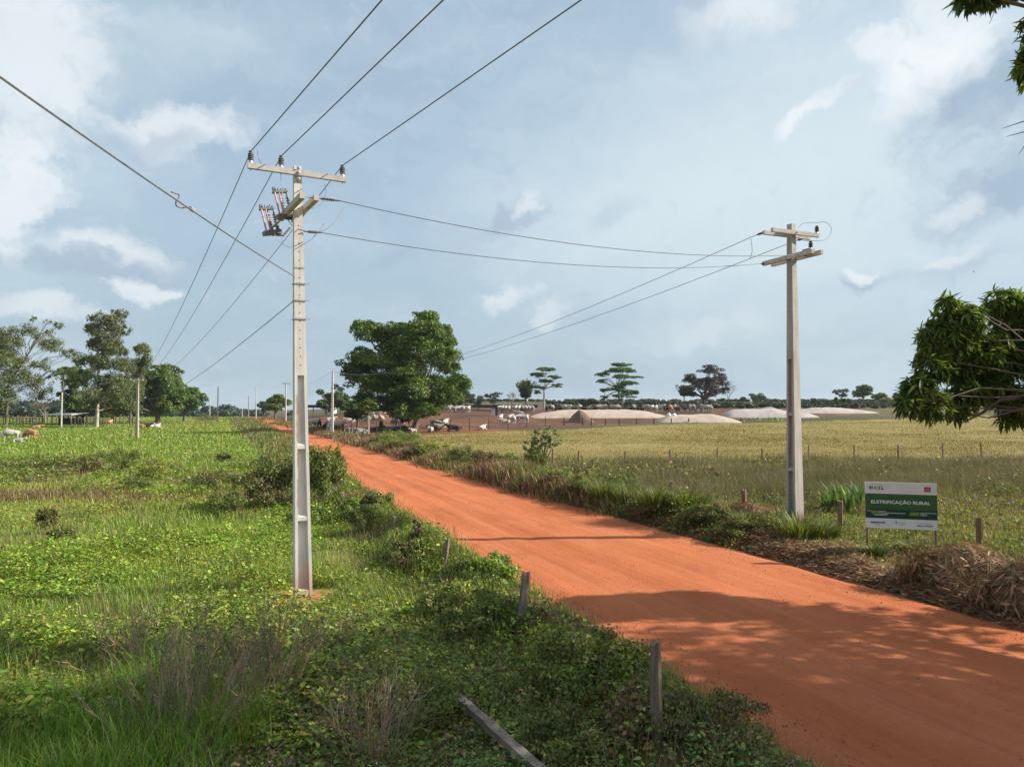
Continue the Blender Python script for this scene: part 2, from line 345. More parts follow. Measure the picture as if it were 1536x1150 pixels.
# ------------------------------------------------------------------ ground
DRY, PEN = (.30, .225, .085), (.115, .062, .042)
def in_poly(x, y, poly):
    r = np.zeros(np.shape(x), bool); j = len(poly) - 1
    for i in range(len(poly)):
        xi, yi = poly[i]; xj, yj = poly[j]
        c = ((yi > y) != (yj > y)) & (x < (xj - xi) * (y - yi) / (yj - yi + 1e-12) + xi); r ^= c; j = i
    return r
PENPOLY = [(-36, 97), (-21, 99), (-13, 106), (6, 124), (20, 140), (34, 150), (80, 168), (80, 205), (-10, 220), (-75, 230), (-58, 130)]
def edge_dry(x): return np.interp(x, [-13, 14, 30, 60, 110, 200], [108, 126, 139, 150, 165, 185])
def gcol(x, y):
    n = fbm(x, y, .25, 1)[:, None]; n2 = fbm(x, y, .05, 2)[:, None]; n3 = fbm(x, y, .9, 3)[:, None]
    lerp = lambda a, b, t: np.asarray(a) * (1 - t) + np.asarray(b) * t
    t = road_q(x, y) - QC
    left = lerp((.10, .15, .025), (.18, .24, .04), smooth(.3, .7, n)); left = lerp(left, (.15, .125, .06), smooth(.60, .78, n3) * .6)
    verge = lerp((.085, .09, .032), (.16, .115, .06), smooth(.35, .65, n3))
    dry = lerp((.245, .19, .072), (.20, .18, .058), smooth(.3, .7, n)); dry = lerp(dry, (.30, .235, .105), smooth(.45, .8, n2) * .6); dry = lerp(dry, (.16, .13, .055), smooth(.58, .8, n3) * .5)
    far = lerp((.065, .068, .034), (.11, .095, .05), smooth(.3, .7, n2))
    pen = lerp(PEN, (.20, .085, .05), smooth(.4, .7, n2)); pen = lerp(pen, (.07, .045, .036), smooth(.45, .7, n) * .7)
    c = np.where((t > 0)[:, None], verge, left)
    w = smooth(46, 58, y + 20 * (n[:, 0] - .5) + 10 * (n3[:, 0] - .5)) * (t > 7); c = lerp(c, dry, w[:, None])
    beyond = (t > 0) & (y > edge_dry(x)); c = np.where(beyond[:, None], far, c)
    c = np.where((in_poly(x, y, PENPOLY) & (t > 4.5))[:, None], pen, c)
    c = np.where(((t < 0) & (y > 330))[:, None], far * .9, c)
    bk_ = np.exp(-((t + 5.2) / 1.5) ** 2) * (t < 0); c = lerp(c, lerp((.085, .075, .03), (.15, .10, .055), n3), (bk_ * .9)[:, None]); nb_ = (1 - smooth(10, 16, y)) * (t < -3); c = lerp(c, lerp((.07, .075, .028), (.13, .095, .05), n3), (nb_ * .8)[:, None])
    red = lerp((.30, .105, .048), (.24, .10, .055), n3)
    at_ = np.abs(t) + .8 * (n3[:, 0] - .5)
    c = lerp(c, red, (1 - smooth(4.0, 5.2, at_))[:, None])
    sp = np.hypot(x + 4.6, y - 15.3); c = lerp(c, (.34, .15, .075), (1 - smooth(.3, 1.0, sp + .5 * (n3[:, 0] - .5)))[:, None])
    return c
def axis(core0, core1, step, lo, hi, g=1.03):
    a = list(np.arange(core0, core1, step)); s = step
    while a[-1] < hi: s *= g; a.append(a[-1] + s)
    s = step; b = []
    p = core0
    while p > lo: s *= g * 1.03; p -= s; b.append(p)
    return np.array(b[::-1] + a)
gx = axis(-32, 32, .32, -1800, 1800, 1.035); gy = axis(2, 60, .32, -260, 2600, 1.022)
X, Y = np.meshgrid(gx, gy); nx, ny = len(gx), len(gy)
P = np.stack([X.ravel(), Y.ravel(), H(X.ravel(), Y.ravel())], 1)
i = (np.arange(ny - 1)[:, None] * nx + np.arange(nx - 1)[None]).ravel()
Q = np.stack([i, i + 1, i + nx + 1, i + nx], 1)
M_ground = mat_noise('ground_soil', (.72, .72, .72), (1.25, 1.22, 1.18), 2.2, 9, rough=.95, bump=.8, bscale=5, attr=True, spec=.1)
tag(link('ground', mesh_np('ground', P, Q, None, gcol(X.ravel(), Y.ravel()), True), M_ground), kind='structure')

# red dirt road
def mat_road():
    m, nt, out = mat_new('red_laterite'); L = nt.links.new
    p = nd(nt, 'ShaderNodeBsdfPrincipled'); L(p.outputs[0], out.inputs[0]); p.inputs['Roughness'].default_value = .95; p.inputs['Specular IOR Level'].default_value = .08
    tc = nd(nt, 'ShaderNodeTexCoord'); rot = nd(nt, 'ShaderNodeMapping'); rot.inputs['Rotation'].default_value = (0, 0, -math.atan2(RT[1], RT[0])); L(tc.outputs['Object'], rot.inputs[0])
    def nz(sc, st=(1, 1, 1), dt=7, ro=.6):
        mp = nd(nt, 'ShaderNodeMapping'); mp.inputs['Scale'].default_value = st; L(rot.outputs[0], mp.inputs[0])
        n = nd(nt, 'ShaderNodeTexNoise'); n.inputs['Scale'].default_value = sc; n.inputs['Detail'].default_value = dt; n.inputs['Roughness'].default_value = ro; L(mp.outputs[0], n.inputs['Vector']); return n.outputs[0]
    def ramp(f, lo, hi, o0=0, o1=1):
        n = nd(nt, 'ShaderNodeMapRange', interpolation_type='SMOOTHSTEP'); L(f, n.inputs[0]); n.inputs[1].default_value = lo; n.inputs[2].default_value = hi; n.inputs[3].default_value = o0; n.inputs[4].default_value = o1; return n.outputs[0]
    def mix(f, a, b):
        n = nd(nt, 'ShaderNodeMix', data_type='RGBA'); L(f, n.inputs[0])
        for i_, s_ in ((6, a), (7, b)):
            if isinstance(s_, tuple): n.inputs[i_].default_value = (*s_, 1)
            else: L(s_, n.inputs[i_])
        return n.outputs[2]
    c = mix(ramp(nz(.5, (.35, 1, 1)), .3, .7), (.40, .122, .050), (.50, .163, .074))
    c = mix(ramp(nz(2.2, (.035, 1, 1), 6), .45, .75, 0, .5), c, (.53, .215, .118))         # pale wheel streaks along the road
    c = mix(ramp(nz(3.1, (.03, 1, 1), 5), .52, .78, 0, .38), c, (.30, .078, .030))
    c = mix(ramp(nz(1.1, (.5, 1, 1), 8), .50, .72, 0, .42), c, (.34, .098, .040))
    c = mix(ramp(nz(38, (.5, 1, 1), 3), .55, .75, 0, .45), c, (.24, .065, .028))                # pebbles
    c = mix(ramp(nz(60, (1, 1, 1), 2), .62, .74, 0, .4), c, (.47, .23, .14))
    L(c, p.inputs['Base Color'])
    add = nd(nt, 'ShaderNodeMath', operation='ADD'); L(nz(30, (.6, 1, 1), 6, .7), add.inputs[0])
    mu = nd(nt, 'ShaderNodeMath', operation='MULTIPLY'); mu.inputs[1].default_value = 1.6; L(nz(2.6, (.05, 1, 1), 6), mu.inputs[0]); L(mu.outputs[0], add.inputs[1])
    b = nd(nt, 'ShaderNodeBump'); b.inputs['Strength'].default_value = .8; b.inputs['Distance'].default_value = .045; L(add.outputs[0], b.inputs['Height']); L(b.outputs[0], p.inputs['Normal'])
    return m
ss = np.concatenate([np.arange(-60, 60, .35), np.geomspace(60, 900, 180)]); tt = np.linspace(-4.6, 4.6, 47)
Sg, Tg = np.meshgrid(ss, tt, indexing='ij'); xr = (RN[0] * (QC + Tg) + RT[0] * Sg).ravel(); yr = (RN[1] * (QC + Tg) + RT[1] * Sg).ravel()
rut = -.035 * np.exp(-((np.abs(Tg.ravel() + .15 * np.sin(Sg.ravel() * .05)) - 1.1) / .35) ** 2) + .03 * (vn(xr, yr, .8, 9) - .5) + .05 * (vn(Sg.ravel() * .05, Tg.ravel() * 2.4, 1, 3) - .5)
rim = .07 * np.exp(-((np.abs(Tg.ravel()) - 3.45) / .25) ** 2) * vn(xr, yr, .6, 2)
zr = np.minimum(road_z(xr, yr), .5 + rise(xr, yr)) + rut + rim
nt_ = len(tt); i = (np.arange(len(ss) - 1)[:, None] * nt_ + np.arange(nt_ - 1)[None]).ravel()
tag(link('road', mesh_np('road', np.stack([xr, yr, zr], 1), np.stack([i, i + nt_, i + nt_ + 1, i + 1], 1), None, None, True), mat_road()), kind='structure')

gg = np.random.default_rng(66); n = 2300; s_ = np.exp(gg.uniform(math.log(5), math.log(45), n)); t_ = np.where(gg.random(n) < .72, np.sign(gg.random(n) - .55) * (3.35 - np.abs(gg.normal(0, .45, n))), gg.uniform(-3, 3, n)); x = RN[0] * (QC + t_) + RT[0] * s_; y = RN[1] * (QC + t_) + RT[1] * s_
r = .006 + .018 * gg.random(n) ** 2.5; c = np.stack([x, y, road_z(x, y) + .02 + r * .4], 1); O = np.array([[1, 0, 0], [-1, 0, 0], [0, 1, 0], [0, -1, 0], [0, 0, .8], [0, 0, -.8]]); V = c[:, None] + O[None] * r[:, None, None] * gg.uniform(.6, 1.3, (n, 6, 1)); b = np.arange(n)[:, None] * 6
T = np.concatenate([b + f for f in ([0, 2, 4], [2, 1, 4], [1, 3, 4], [3, 0, 4], [2, 0, 5], [1, 2, 5], [3, 1, 5], [0, 3, 5])]); mbg = MB(); mbg.add(V.reshape(-1, 3), None, T)
tag(mbg.build('gravel', mat_noise('red_clods', (.34, .11, .05), (.46, .17, .085), 3, bump=0)), 'loose red clods and stones scattered over the road', 'gravel', None, 'stuff')

# ------------------------------------------------------------------ utility poles and wires
def sagline(p0, p1, sag, n=24):
    t = np.linspace(0, 1, n)[:, None]; P = np.asarray(p0) * (1 - t) + np.asarray(p1) * t; P[:, 2] -= (4 * sag * t * (1 - t))[:, 0]; return P
def wire(name, label, p0, p1, sag=0, r=.009, group=None, pts=None, cat='wire'):
    m = MB(); m.tube(sagline(p0, p1, sag) if pts is None else pts, r, 5)
    return tag(m.build(name, M_wire, loc=p0), label, cat, group)
def jumper(parent, pix, r=.007, mat=None):           # pix: (u, v, depth)
    pts = np.array([at(*p) for p in pix]); n = len(pts); t = np.linspace(0, n - 1, 8 * n)
    for _ in range(1):
        out = []
        for tt_ in t:                                # Catmull-Rom
            k = min(int(tt_), n - 2); f = tt_ - k
            p = [pts[max(k - 1, 0)], pts[k], pts[k + 1], pts[min(k + 2, n - 1)]]
            out.append(.5 * ((2 * p[1]) + (-p[0] + p[2]) * f + (2 * p[0] - 5 * p[1] + 4 * p[2] - p[3]) * f * f + (-p[0] + 3 * p[1] - 3 * p[2] + p[3]) * f ** 3))
    return MB().tube(out, r, 5).build('jumper_wire', mat or M_wire, parent)
def insulator(parent, base, up=(0, 0, 1), h=.21, r=.062, mat=M_poly):
    prof = [(.06, .02), (.065, r * .8)]; n = 4
    for k in range(n):
        a = .07 + (h - .06) * k / n
        prof += [(a, r), (a + .012, r), (a + .026, r * .55), (a + (h - .06) / n - .004, r * .55)]
    prof += [(h + .01, r * .5), (h + .02, r * .75), (h + .045, r * .7), (h + .05, .01)]
    o = MB().lathe(base, up, prof, 14).build('insulator', mat, parent, shade=False)
    MB().lathe(base, up, [(-.16, .012), (-.05, .012), (-.045, .045), (.0, .05), (.06, .028), (.07, .012)], 10).build('pin', M_steel, o)
    return o
def strain(parent, p0, p1, r=.035):
    d = np.asarray(p1) - p0; Ln = np.linalg.norm(d); prof = [(0, .012), (Ln * .22, .012)]
    for k in range(7): a = Ln * (.24 + .075 * k); prof += [(a, r), (a + Ln * .02, r), (a + Ln * .035, r * .45), (a + Ln * .07, r * .45)]
    prof += [(Ln * .78, .02), (Ln, .012)]
    return MB().lathe(p0, d, prof, 10).build('strain_insulator', M_porc, parent)
class Frame:
    def __init__(s, base, q, lean=0): s.b = np.array(base, float); s.e1 = np.array([math.cos(R(q)), math.sin(R(q)), 0]); s.e2 = np.array([math.sin(R(q)), -math.cos(R(q)), 0]); s.ax = np.array([lean, 0, 1.])
    def p(s, a, b, z): return s.b + s.e1 * a + s.e2 * b + s.ax * z
def h_pole(fr, Ht, wb, wt, db, dt, ztop, rungs, name, label, rail=.062):
    root = empty(name, fr.b, label, 'utility pole')
    w = lambda z: wb + (wt - wb) * z / Ht; dd = lambda z: db + (dt - db) * z / Ht
    m = MB()
    def piece(z0, z1, fa, fb):              # fa, fb: ranges as functions of z
        def ring(z): a0, a1 = fa(z); b0, b1 = fb(z); return [fr.p(a0, b1, z), fr.p(a1, b1, z), fr.p(a1, b0, z), fr.p(a0, b0, z)]
        m.hexa(ring(z0)[::-1], ring(z1)[::-1])
    full = lambda z: (-dd(z) / 2, dd(z) / 2)
    piece(-.4, ztop, lambda z: (-w(z) / 2, -w(z) / 2 + rail), full); piece(-.4, ztop, lambda z: (w(z) / 2 - rail, w(z) / 2), full)
    piece(-.4, ztop, lambda z: (-w(z) / 2 + rail - .002, w(z) / 2 - rail + .002), lambda z: (-.03, .03))
    piece(ztop, Ht, lambda z: (-w(z) / 2, w(z) / 2), full)
    m.build('shaft', M_conc, root)
    for z in rungs:
        g = MB()
        i_ = w(z) / 2 - rail - .001; o1 = dd(z) / 2 - .006
        for sgn in (1, -1):
            b = [fr.p(-i_, sgn * .03, z - .05), fr.p(i_, sgn * .03, z - .05), fr.p(i_, sgn * o1, z - .05), fr.p(-i_, sgn * o1, z - .05)]
            t = [fr.p(-i_, sgn * .03, z + .09), fr.p(i_, sgn * .03, z + .09), fr.p(i_, sgn * o1, z + .03), fr.p(-i_, sgn * o1, z + .03)]
            if sgn > 0: b, t = b[::-1], t[::-1]
            g.hexa(b, t)
        g.build('rung', M_conc, root)
    h = MB()  # proud dark discs, their colour stands in for the shade inside bolt holes
    for z in np.arange(ztop + .22, Ht - .15, .19):
        for sgn, ax, off in ((1, fr.e2, dd(z) / 2), (1, fr.e1, w(z) / 2), (-1, fr.e1, w(z) / 2)):
            h.lathe(fr.p(0, 0, z) + ax * sgn * (off - .02), ax * sgn, [(0, .014), (.022, .014)], 8)
    tag(h.build('bolt_hole_shade', M_hole, root), kind='stuff')
    return root, w, dd
def arm(root, c, d, half, mat=M_conc_arm, s1=.05, s2=.06, name='crossarm'):
    d = np.asarray(d, float) / np.linalg.norm(d); n = np.cross(d, (0, 0, 1)); m = MB()
    m.obox(c, d * half, n * s1, np.array([0, 0, s2])); return m.build(name, mat, root)

# -- near left pole
fl = Frame((*at(454, 893, 15.4)[:2], H(*at(454, 893, 15.4)[:2]) + .02), 27, -.0233)
PL, wl, dl = h_pole(fl, 9.3, .36, .16, .30, .14, 4.72, (.1, 1.66, 3.19), 'utility_pole', 'tall pale concrete power pole with fuse cutouts, standing in the green field')
for z0, z1, off, ww in ((3.3, 4.3, .05, .028), (3.5, 3.95, .075, .02), (2.75, 3.15, .06, .03), (1.9, 2.5, .05, .014), (6.3, 6.42, .1, .03)):
    rl = MB(); b_ = dl(z0) / 2 + .0025; a0 = -wl(z0) / 2 + off
    n_ = 14; zz = np.linspace(z0, z1, n_); jw = rng.uniform(.2, 1, n_) * ww
    for k in range(n_ - 1):
        f_ = lambda z, j: [fl.p(-wl(z) / 2 + off - j / 2, dl(z) / 2 + .0015, z), fl.p(-wl(z) / 2 + off + j / 2, dl(z) / 2 + .0015, z)]
        p_ = f_(zz[k], jw[k]) + f_(zz[k + 1], jw[k + 1])[::-1]; rl.add(p_, [(0, 1, 2, 3)])
    rl.build('rust_stain', M_rust, PL)
for z in (7.02 - .3, 6.35, 5.95):                     # steel bands
    mb_ = MB(); a_, b_ = wl(z) / 2 + .012, dl(z) / 2 + .012
    for c_, x_, y_ in (((0, b_), a_, .006), ((0, -b_), a_, .006), ((a_, 0), .006, b_ - .007), ((-a_, 0), .006, b_ - .007)):
        mb_.obox(fl.p(c_[0], c_[1], z), fl.e1 * x_, fl.e2 * y_, (0, 0, .018))
    mb_.obox(fl.p(a_ + .05, b_, z), fl.e1 * .05, fl.e2 * .008, (0, 0, .012)); mb_.build('clamp_band', M_steel, PL)
ca = fl.p(0, dl(9.1) / 2 + .05, 9.13); arm(PL, ca, fl.e1, 1.04, s1=.045, s2=.058)
for dz in (-.14, .0, .1): MB().lathe(fl.p(0, dl(9) / 2 + .04, 9.13 + dz), fl.e2, [(0, .035), (.07, .035), (.075, .018), (.1, .018)], 8).build('bolt', M_steel, PL)
topL = []
for s_ in (-.98, -.36, .96):
    b_ = ca + fl.e1 * s_ + np.array([0, 0, .062]); insulator(PL, b_); topL.append(b_ + np.array([0, 0, .25]))
dA = np.array([.5, -.866, 0]); dB = np.array([.866, .5, 0])
pc = fl.p(0, 0, 8.38)
armA = []
for sgn in (-1, 1):
    c_ = pc + dB * sgn * .145; arm(PL, c_, dA, 1.03, s1=.052, s2=.062); armA.append(c_)
MB().tube([armA[0] + dA * .95, armA[1] + dA * .95], .012, 6).build('spacer_rod', M_steel, PL)
def cutout(c, ax):                                    # a pair of fuse tubes and ribbed arresters on a bracket
    ax = np.array(ax, float); ax /= np.linalg.norm(ax); s_ = np.array([.8, .6, 0]); s_ -= ax * s_.dot(ax); s_ /= np.linalg.norm(s_); f_ = np.cross(s_, ax)
    c = np.array(c); b = MB()
    for k in (-1, 1):
        prof = [(0, .02)]
        for j in range(7): prof += [(.05 + .055 * j, .05), (.068 + .055 * j, .05), (.078 + .055 * j, .028), (.1 + .055 * j, .028)]
        prof += [(.47, .02), (.5, .02)]
        b.lathe(c + s_ * (.10 + .075 * k) - f_ * .06 - ax * .25, ax, prof, 10)
    o = b.build('fuse_cutout', M_poly, PL)
    t = MB()
    for k in (-1, 1): t.tube([c - s_ * (.1 + .05 * k) + f_ * .07 - ax * .24, c - s_ * (.1 + .05 * k) + f_ * .07 + ax * .25], .02, 8)
    t.build('fuse_tube', M_fibre, o)
    g = MB(); g.obox(c - ax * .28, s_ * .2, f_ * .1, ax * .045); g.obox(c + ax * .27, s_ * .16, f_ * .06, ax * .02)
    g.obox(c + ax * .33 - s_ * .12, s_ * .03, f_ * .03, ax * .05); g.tube([c - ax * .33, c - ax * .36 + s_ * .25, c - ax * .2 + s_ * .45], .03, 6)
    for k in range(5): g.tube([c + ax * .29 + s_ * (.05 * k - .1), c + ax * (.33 + .02 * (k % 2)) + s_ * (.06 * k - .1) + f_ * .05], .012, 5)
    g.build('bracket', M_poly, o); return o
cutout(at(424, 306, 15.75), (-.22, -.1, 1)); cutout(at(404, 331, 16.15), (-.22, -.1, 1))
MB().tube([at(432, 320, 15.9), at(412, 338, 16.1), at(404, 345, 16.2)], .025, 6).build('bracket_rail', M_steel, PL)
WIREWHITE = flat('white_drop_wire', (.6, .62, .62))
jumper(PL, [(421, 261, 15.35), (422, 275, 15.5), (424, 291, 15.7)], .006, WIREWHITE)
jumper(PL, [(386, 226, 15.0), (388, 238, 15), (394, 248, 15.1), (405, 253, 15.2)], .006)
jumper(PL, [(430, 325, 15.8), (438, 338, 15.6), (455, 346, 15.2), (475, 348, 15.3), (492, 342, 15.6), (506, 328, 16), (517, 310, 16.3)], .009)
jumper(PL, [(411, 350, 16), (420, 363, 15.9), (432, 370, 15.7), (441, 371, 15.5)], .006, WIREWHITE)
jumper(PL, [(456, 366, 15.3), (468, 358, 15.5), (478, 347, 15.8), (486, 336, 16.1)], .008)
jumper(PL, [(487, 277, 15.6), (489, 289, 15.4), (484, 303, 15.2), (474, 311, 15), (464, 313, 14.9)], .006)

M_conc_keep = M_conc; M_conc = mat_noise('grey_pole_concrete', (.36, .335, .31), (.47, .44, .41), 5, bump=.1, bscale=40, stretch=(1, 1, .3), c3=(.27, .25, .23), s3=1.4, t3=(.5, .75), dust=True); M_arm_keep = M_conc_arm; M_conc_arm = mat_noise('grey_crossarm_concrete', (.36, .33, .30), (.48, .44, .40), 7, bump=.1, bscale=40, c3=(.26, .24, .22), s3=3)
# -- near right pole
pr = at(1193, 797, 23.3)
fr_ = Frame((pr[0], pr[1], H(pr[0], pr[1])), -58.5, 0)
HR = 10.12 - fr_.b[2]
PR, wr, dr = h_pole(fr_, HR, .37, .19, .42, .20, 5.55, (.35, 1.95, 3.75), 'utility_pole', 'concrete power pole with two double crossarms, standing left of the green sign', .07)
d1 = np.array([.92, .39, 0]); d2 = np.array([.39, -.92, 0])
n1 = np.array([.39, -.92, 0]); n2 = np.array([-.92, -.39, 0])
zt, zl = HR - .32, HR - .32 - .80
for sgn in (1, -1):
    arm(PR, fr_.p(0, 0, zt) + n1 * sgn * .19 - d1 * .0, d1, 1.0, s1=.05, s2=.062); arm(PR, fr_.p(0, 0, zl) + n2 * sgn * .19, d2, 1.09, s1=.055, s2=.07)
for z, n in ((zt, n1), (zl, n2)): MB().tube([fr_.p(0, 0, z) - n * .3, fr_.p(0, 0, z) + n * .3], .02, 6).build('bolt', M_steel, PR)
pT = fr_.p(0, 0, zt) + n1 * .19 + d1 * .93 + np.array([0, 0, .064]); insulator(PR, pT, r=.07, mat=M_porc)
pLo = fr_.p(0, 0, zl) + n2 * .19 + d2 * 1.0 + np.array([0, 0, .072]); insulator(PR, pLo, r=.07, mat=M_porc)
mb_ = MB(); mb_.obox(fr_.p(0, 0, zl + .1) + d2 * .72, d2 * .14, n2 * .12, (0, 0, .045)); mb_.build('arrester_block', M_poly, PR)
eTL = fr_.p(0, 0, zt) - d1 * .98 - n1 * .15; eTR = fr_.p(0, 0, zt) + d1 * .85 - n1 * .22; eLL = fr_.p(0, 0, zl) - d2 * 1.08; eLR = fr_.p(0, 0, zl) + d2 * .5 - n2 * .2
WP = at(499, 556, 105)
def tow(p, q_, l): d = np.asarray(q_) - p; return p + d / np.linalg.norm(d) * l
endL1 = armA[1] + dA * .97; endL2 = fl.p(.1, dl(7.9) / 2 + .03, 7.86)
s1e = tow(endL1, eLR, .52); strain(PL, endL1, s1e); s2e = tow(endL2, eLL, .40); strain(PL, endL2, s2e)
k1 = tow(eLR, endL1, .4); strain(PR, eLR, k1, .04); k2 = tow(eLL, endL2, .42); strain(PR, eLL, k2, .04)
k3 = tow(eTL, WP, .42); strain(PR, eTL, k3, .04); k4 = tow(eTR, WP, .42); strain(PR, eTR, k4, .04)
jumper(PR, [(1124, 352, 23.2), (1127, 362, 23.2), (1128, 378, 23.2), (1124, 389, 23.2)], .008)
jumper(PR, [(1197, 342, 23.5), (1203, 336, 23.6), (1212, 334, 23.7), (1226, 334, 23.8), (1237, 333, 23.6), (1246, 340, 23.3), (1246, 350, 23), (1239, 359, 22.6), (1226, 361, 22.3), (1205, 361, 22.6)], .008)
GW = 'wires strung between the concrete poles'
wire('power_wire', 'upper of the two wires crossing the road between the concrete poles', s1e, k1, .42, .010, GW)
wire('power_wire', 'lower of the two wires crossing the road between the concrete poles', s2e, k2, .40, .010, GW)

M_conc, M_conc_arm = M_conc_keep, M_arm_keep
# -- distant poles
def far_pole(name, label, u, vtop, Yd, mat, w0=.26, w1=.15, armpx=None, wood=False, two=False):
    t = at(u, vtop, Yd); z0 = float(H(t[0], t[1])); root = empty(name, (t[0], t[1], z0), label, 'utility pole'); m = MB()
    if wood: m.tube([(t[0], t[1], z0 - .3), (t[0] + .05, t[1], t[2])], [w0 / 2, w1 / 2], 8)
    else:
        q = lambda z, w: [(t[0] - w / 2, t[1] - w / 2, z), (t[0] + w / 2, t[1] - w / 2, z), (t[0] + w / 2, t[1] + w / 2, z), (t[0] - w / 2, t[1] + w / 2, z)]
        m.hexa(q(z0 - .3, w0), q(t[2], w1))
    m.build('shaft', mat, root)
    if armpx:
        a0, a1, v = armpx; p0, p1 = at(a0, v, Yd - .15), at(a1, v, Yd + .15); c = (p0 + p1) / 2; c[1] -= w1 / 2 + .07
        arm(root, c, p1 - p0, np.linalg.norm(p1 - p0) / 2, M_conc_arm, .055, .07)
        for k in (.05, .35, .95): insulator(root, p0 + (p1 - p0) * k + np.array([0, -w1 / 2 - .07, .072]), h=.24, r=.08)
    return root, t
_, tA = far_pole('utility_pole', 'grey concrete power pole with one crossarm in the green pasture', 207, 567, 96, M_conc_old, .40, .20, (196, 216, 570))
far_pole('utility_pole', 'slim white pole without crossarm beside the drooping palm', 93, 588, 144, M_conc, .24, .16)
far_pole('utility_pole', 'dark wooden power pole left of the far end of the red road', 327, 580, 215, M_bark, .42, .30, wood=True)
far_pole('utility_pole', 'small pale pole left of the dark wooden pole, by the distant trees', 315, 592, 300, M_conc, .3, .2)
_, tD = far_pole('utility_pole', 'thin pale pole beside the road, left of the round yellow green tree', 384.5, 580, 250, M_conc, .32, .2)
far_pole('utility_pole', 'small grey pole at the far end of the road, left of a taller pale pole', 373, 594, 345, M_conc_old, .4, .28)
far_pole('utility_pole', 'faintest and farthest pole over the end of the red road', 363.5, 604, 420, M_conc, .35, .25)
_, tC = far_pole('utility_pole', 'white power pole with a crossarm in front of the round yellow green tree', 429, 574, 185, M_conc, .36, .2, (423.5, 435.5, 575.5))
_, tB = far_pole('utility_pole', 'white power pole without crossarm at the roadside left of the big mango tree', 499, 556, 105, M_conc, .36, .20)
GL = 'wires along the pasture pole line'
ins = [at(197.5, 567, 95.8), at(203.5, 567, 95.9), at(214.5, 567, 96)]
nmL = ['left', 'middle', 'right']
back = [(573, 0, 9.1), (665, 0, 9.3), (872, 0, 9.7)]
for k in range(3):
    wire('power_wire', f'wire from the {nmL[k]} insulator of the tall pole down to the pasture pole', topL[k], ins[k], [1.75, 1.7, 1.65][k], .010, GL)
    b_ = at(*back[k]); wire('power_wire', f'wire rising off the {nmL[k]} insulator of the tall pole to the top of the picture', topL[k], topL[k] + (b_ - topL[k]) * 6, 0, .011, GL)
p4 = fl.p(-.1, .09, 6.35); wire('power_wire', 'lowest wire leaving the tall pole for the pasture pole', p4, at(207, 592, 95.9), 1.2, .010, GL)
# service cable with a splice loop
c0 = fl.p(-.1, .09, 6.86); c1 = at(0, 87, 5.8); sv_root = empty('service_cable', c0, 'long thicker cable with a splice loop, running from the tall pole to the upper left', 'cable')
MB().tube(sagline(c0, c0 + (c1 - c0) * 1.8, .16, 40), .011, 6).build('cable', M_wire, sv_root)
lp = [(u_, v_, 1 / (.0649 + (.1724 - .0649) * (435 - u_) / 435)) for u_, v_, _ in [(257, 288, 9.98), (262, 290, 9.9), (268, 292, 9.85), (268, 297, 9.8), (264, 302, 9.8), (265, 309, 9.85), (272, 312, 9.95), (279, 311, 10.05), (287, 313, 10.2)]]
o_ = jumper(sv_root, lp, .010); o_.name = 'splice_loop'
MB().tube([at(285, 312, 9.87), at(290, 316, 10.0)], .028, 8).build('splice_clamp', M_steel, sv_root)
GR_ = 'wires along the right hand pole line'
wire('power_wire', 'wire from the left crossarm end of the right pole to the roadside white pole', k3, tB + [-.1, 0, -.1], 2.0, .011, GR_)
wire('power_wire', 'wire from the right crossarm end of the right pole to the roadside white pole', k4, tB + [.1, 0, -.25], 1.9, .011, GR_)
wire('power_wire', 'thin far wire between the roadside white pole and the white crossarm pole', tB, tC + [-.5, 0, .2], 1.6, .012, GR_)
wire('power_wire', 'thin far wire from the white crossarm pole towards the end of the road', tC + [.5, 0, .2], tD, 1.2, .012, GR_)

# ------------------------------------------------------------------ roadside sign
sl_b = ground(1300, 832); pxs = sl_b[1]
A = at(1297, 722, pxs - .12); Bq = at(1405, 723.5, pxs - .62)
e1 = Bq - A; e1[2] = 0; wS = np.linalg.norm(e1); e1 /= wS; up = np.array([0, 0, 1.]); nS = np.cross(e1, up)      # nS faces the camera
hS = 1.22; zT = A[2]
cS = A + e1 * wS / 2; cS[2] = float(H(cS[0], cS[1]))
SG = empty('roadside_sign', cS, 'white and green project sign on two thin wooden posts beside the road', 'sign')
def sp(x, y, off=0): p = A + e1 * x * wS + nS * off; p[2] = zT - y * hS; return p          # fractions from top left
MB().obox(sp(.5, .5), e1 * wS / 2, nS * .012, up * hS / 2).build('panel', M_white, SG)
def rect(x0, x1, y0, y1, off, mat, name):
    m = MB(); c_ = sp((x0 + x1) / 2, (y0 + y1) / 2, off); m.obox(c_, e1 * wS * (x1 - x0) / 2, nS * .0012, up * hS * (y1 - y0) / 2); return m.build(name, mat, SG)
rect(.0, 1, .252, .588, .0145, M_green, 'green_band'); rect(0, 1, .588, .785, .0145, M_dgreen, 'dark_band')
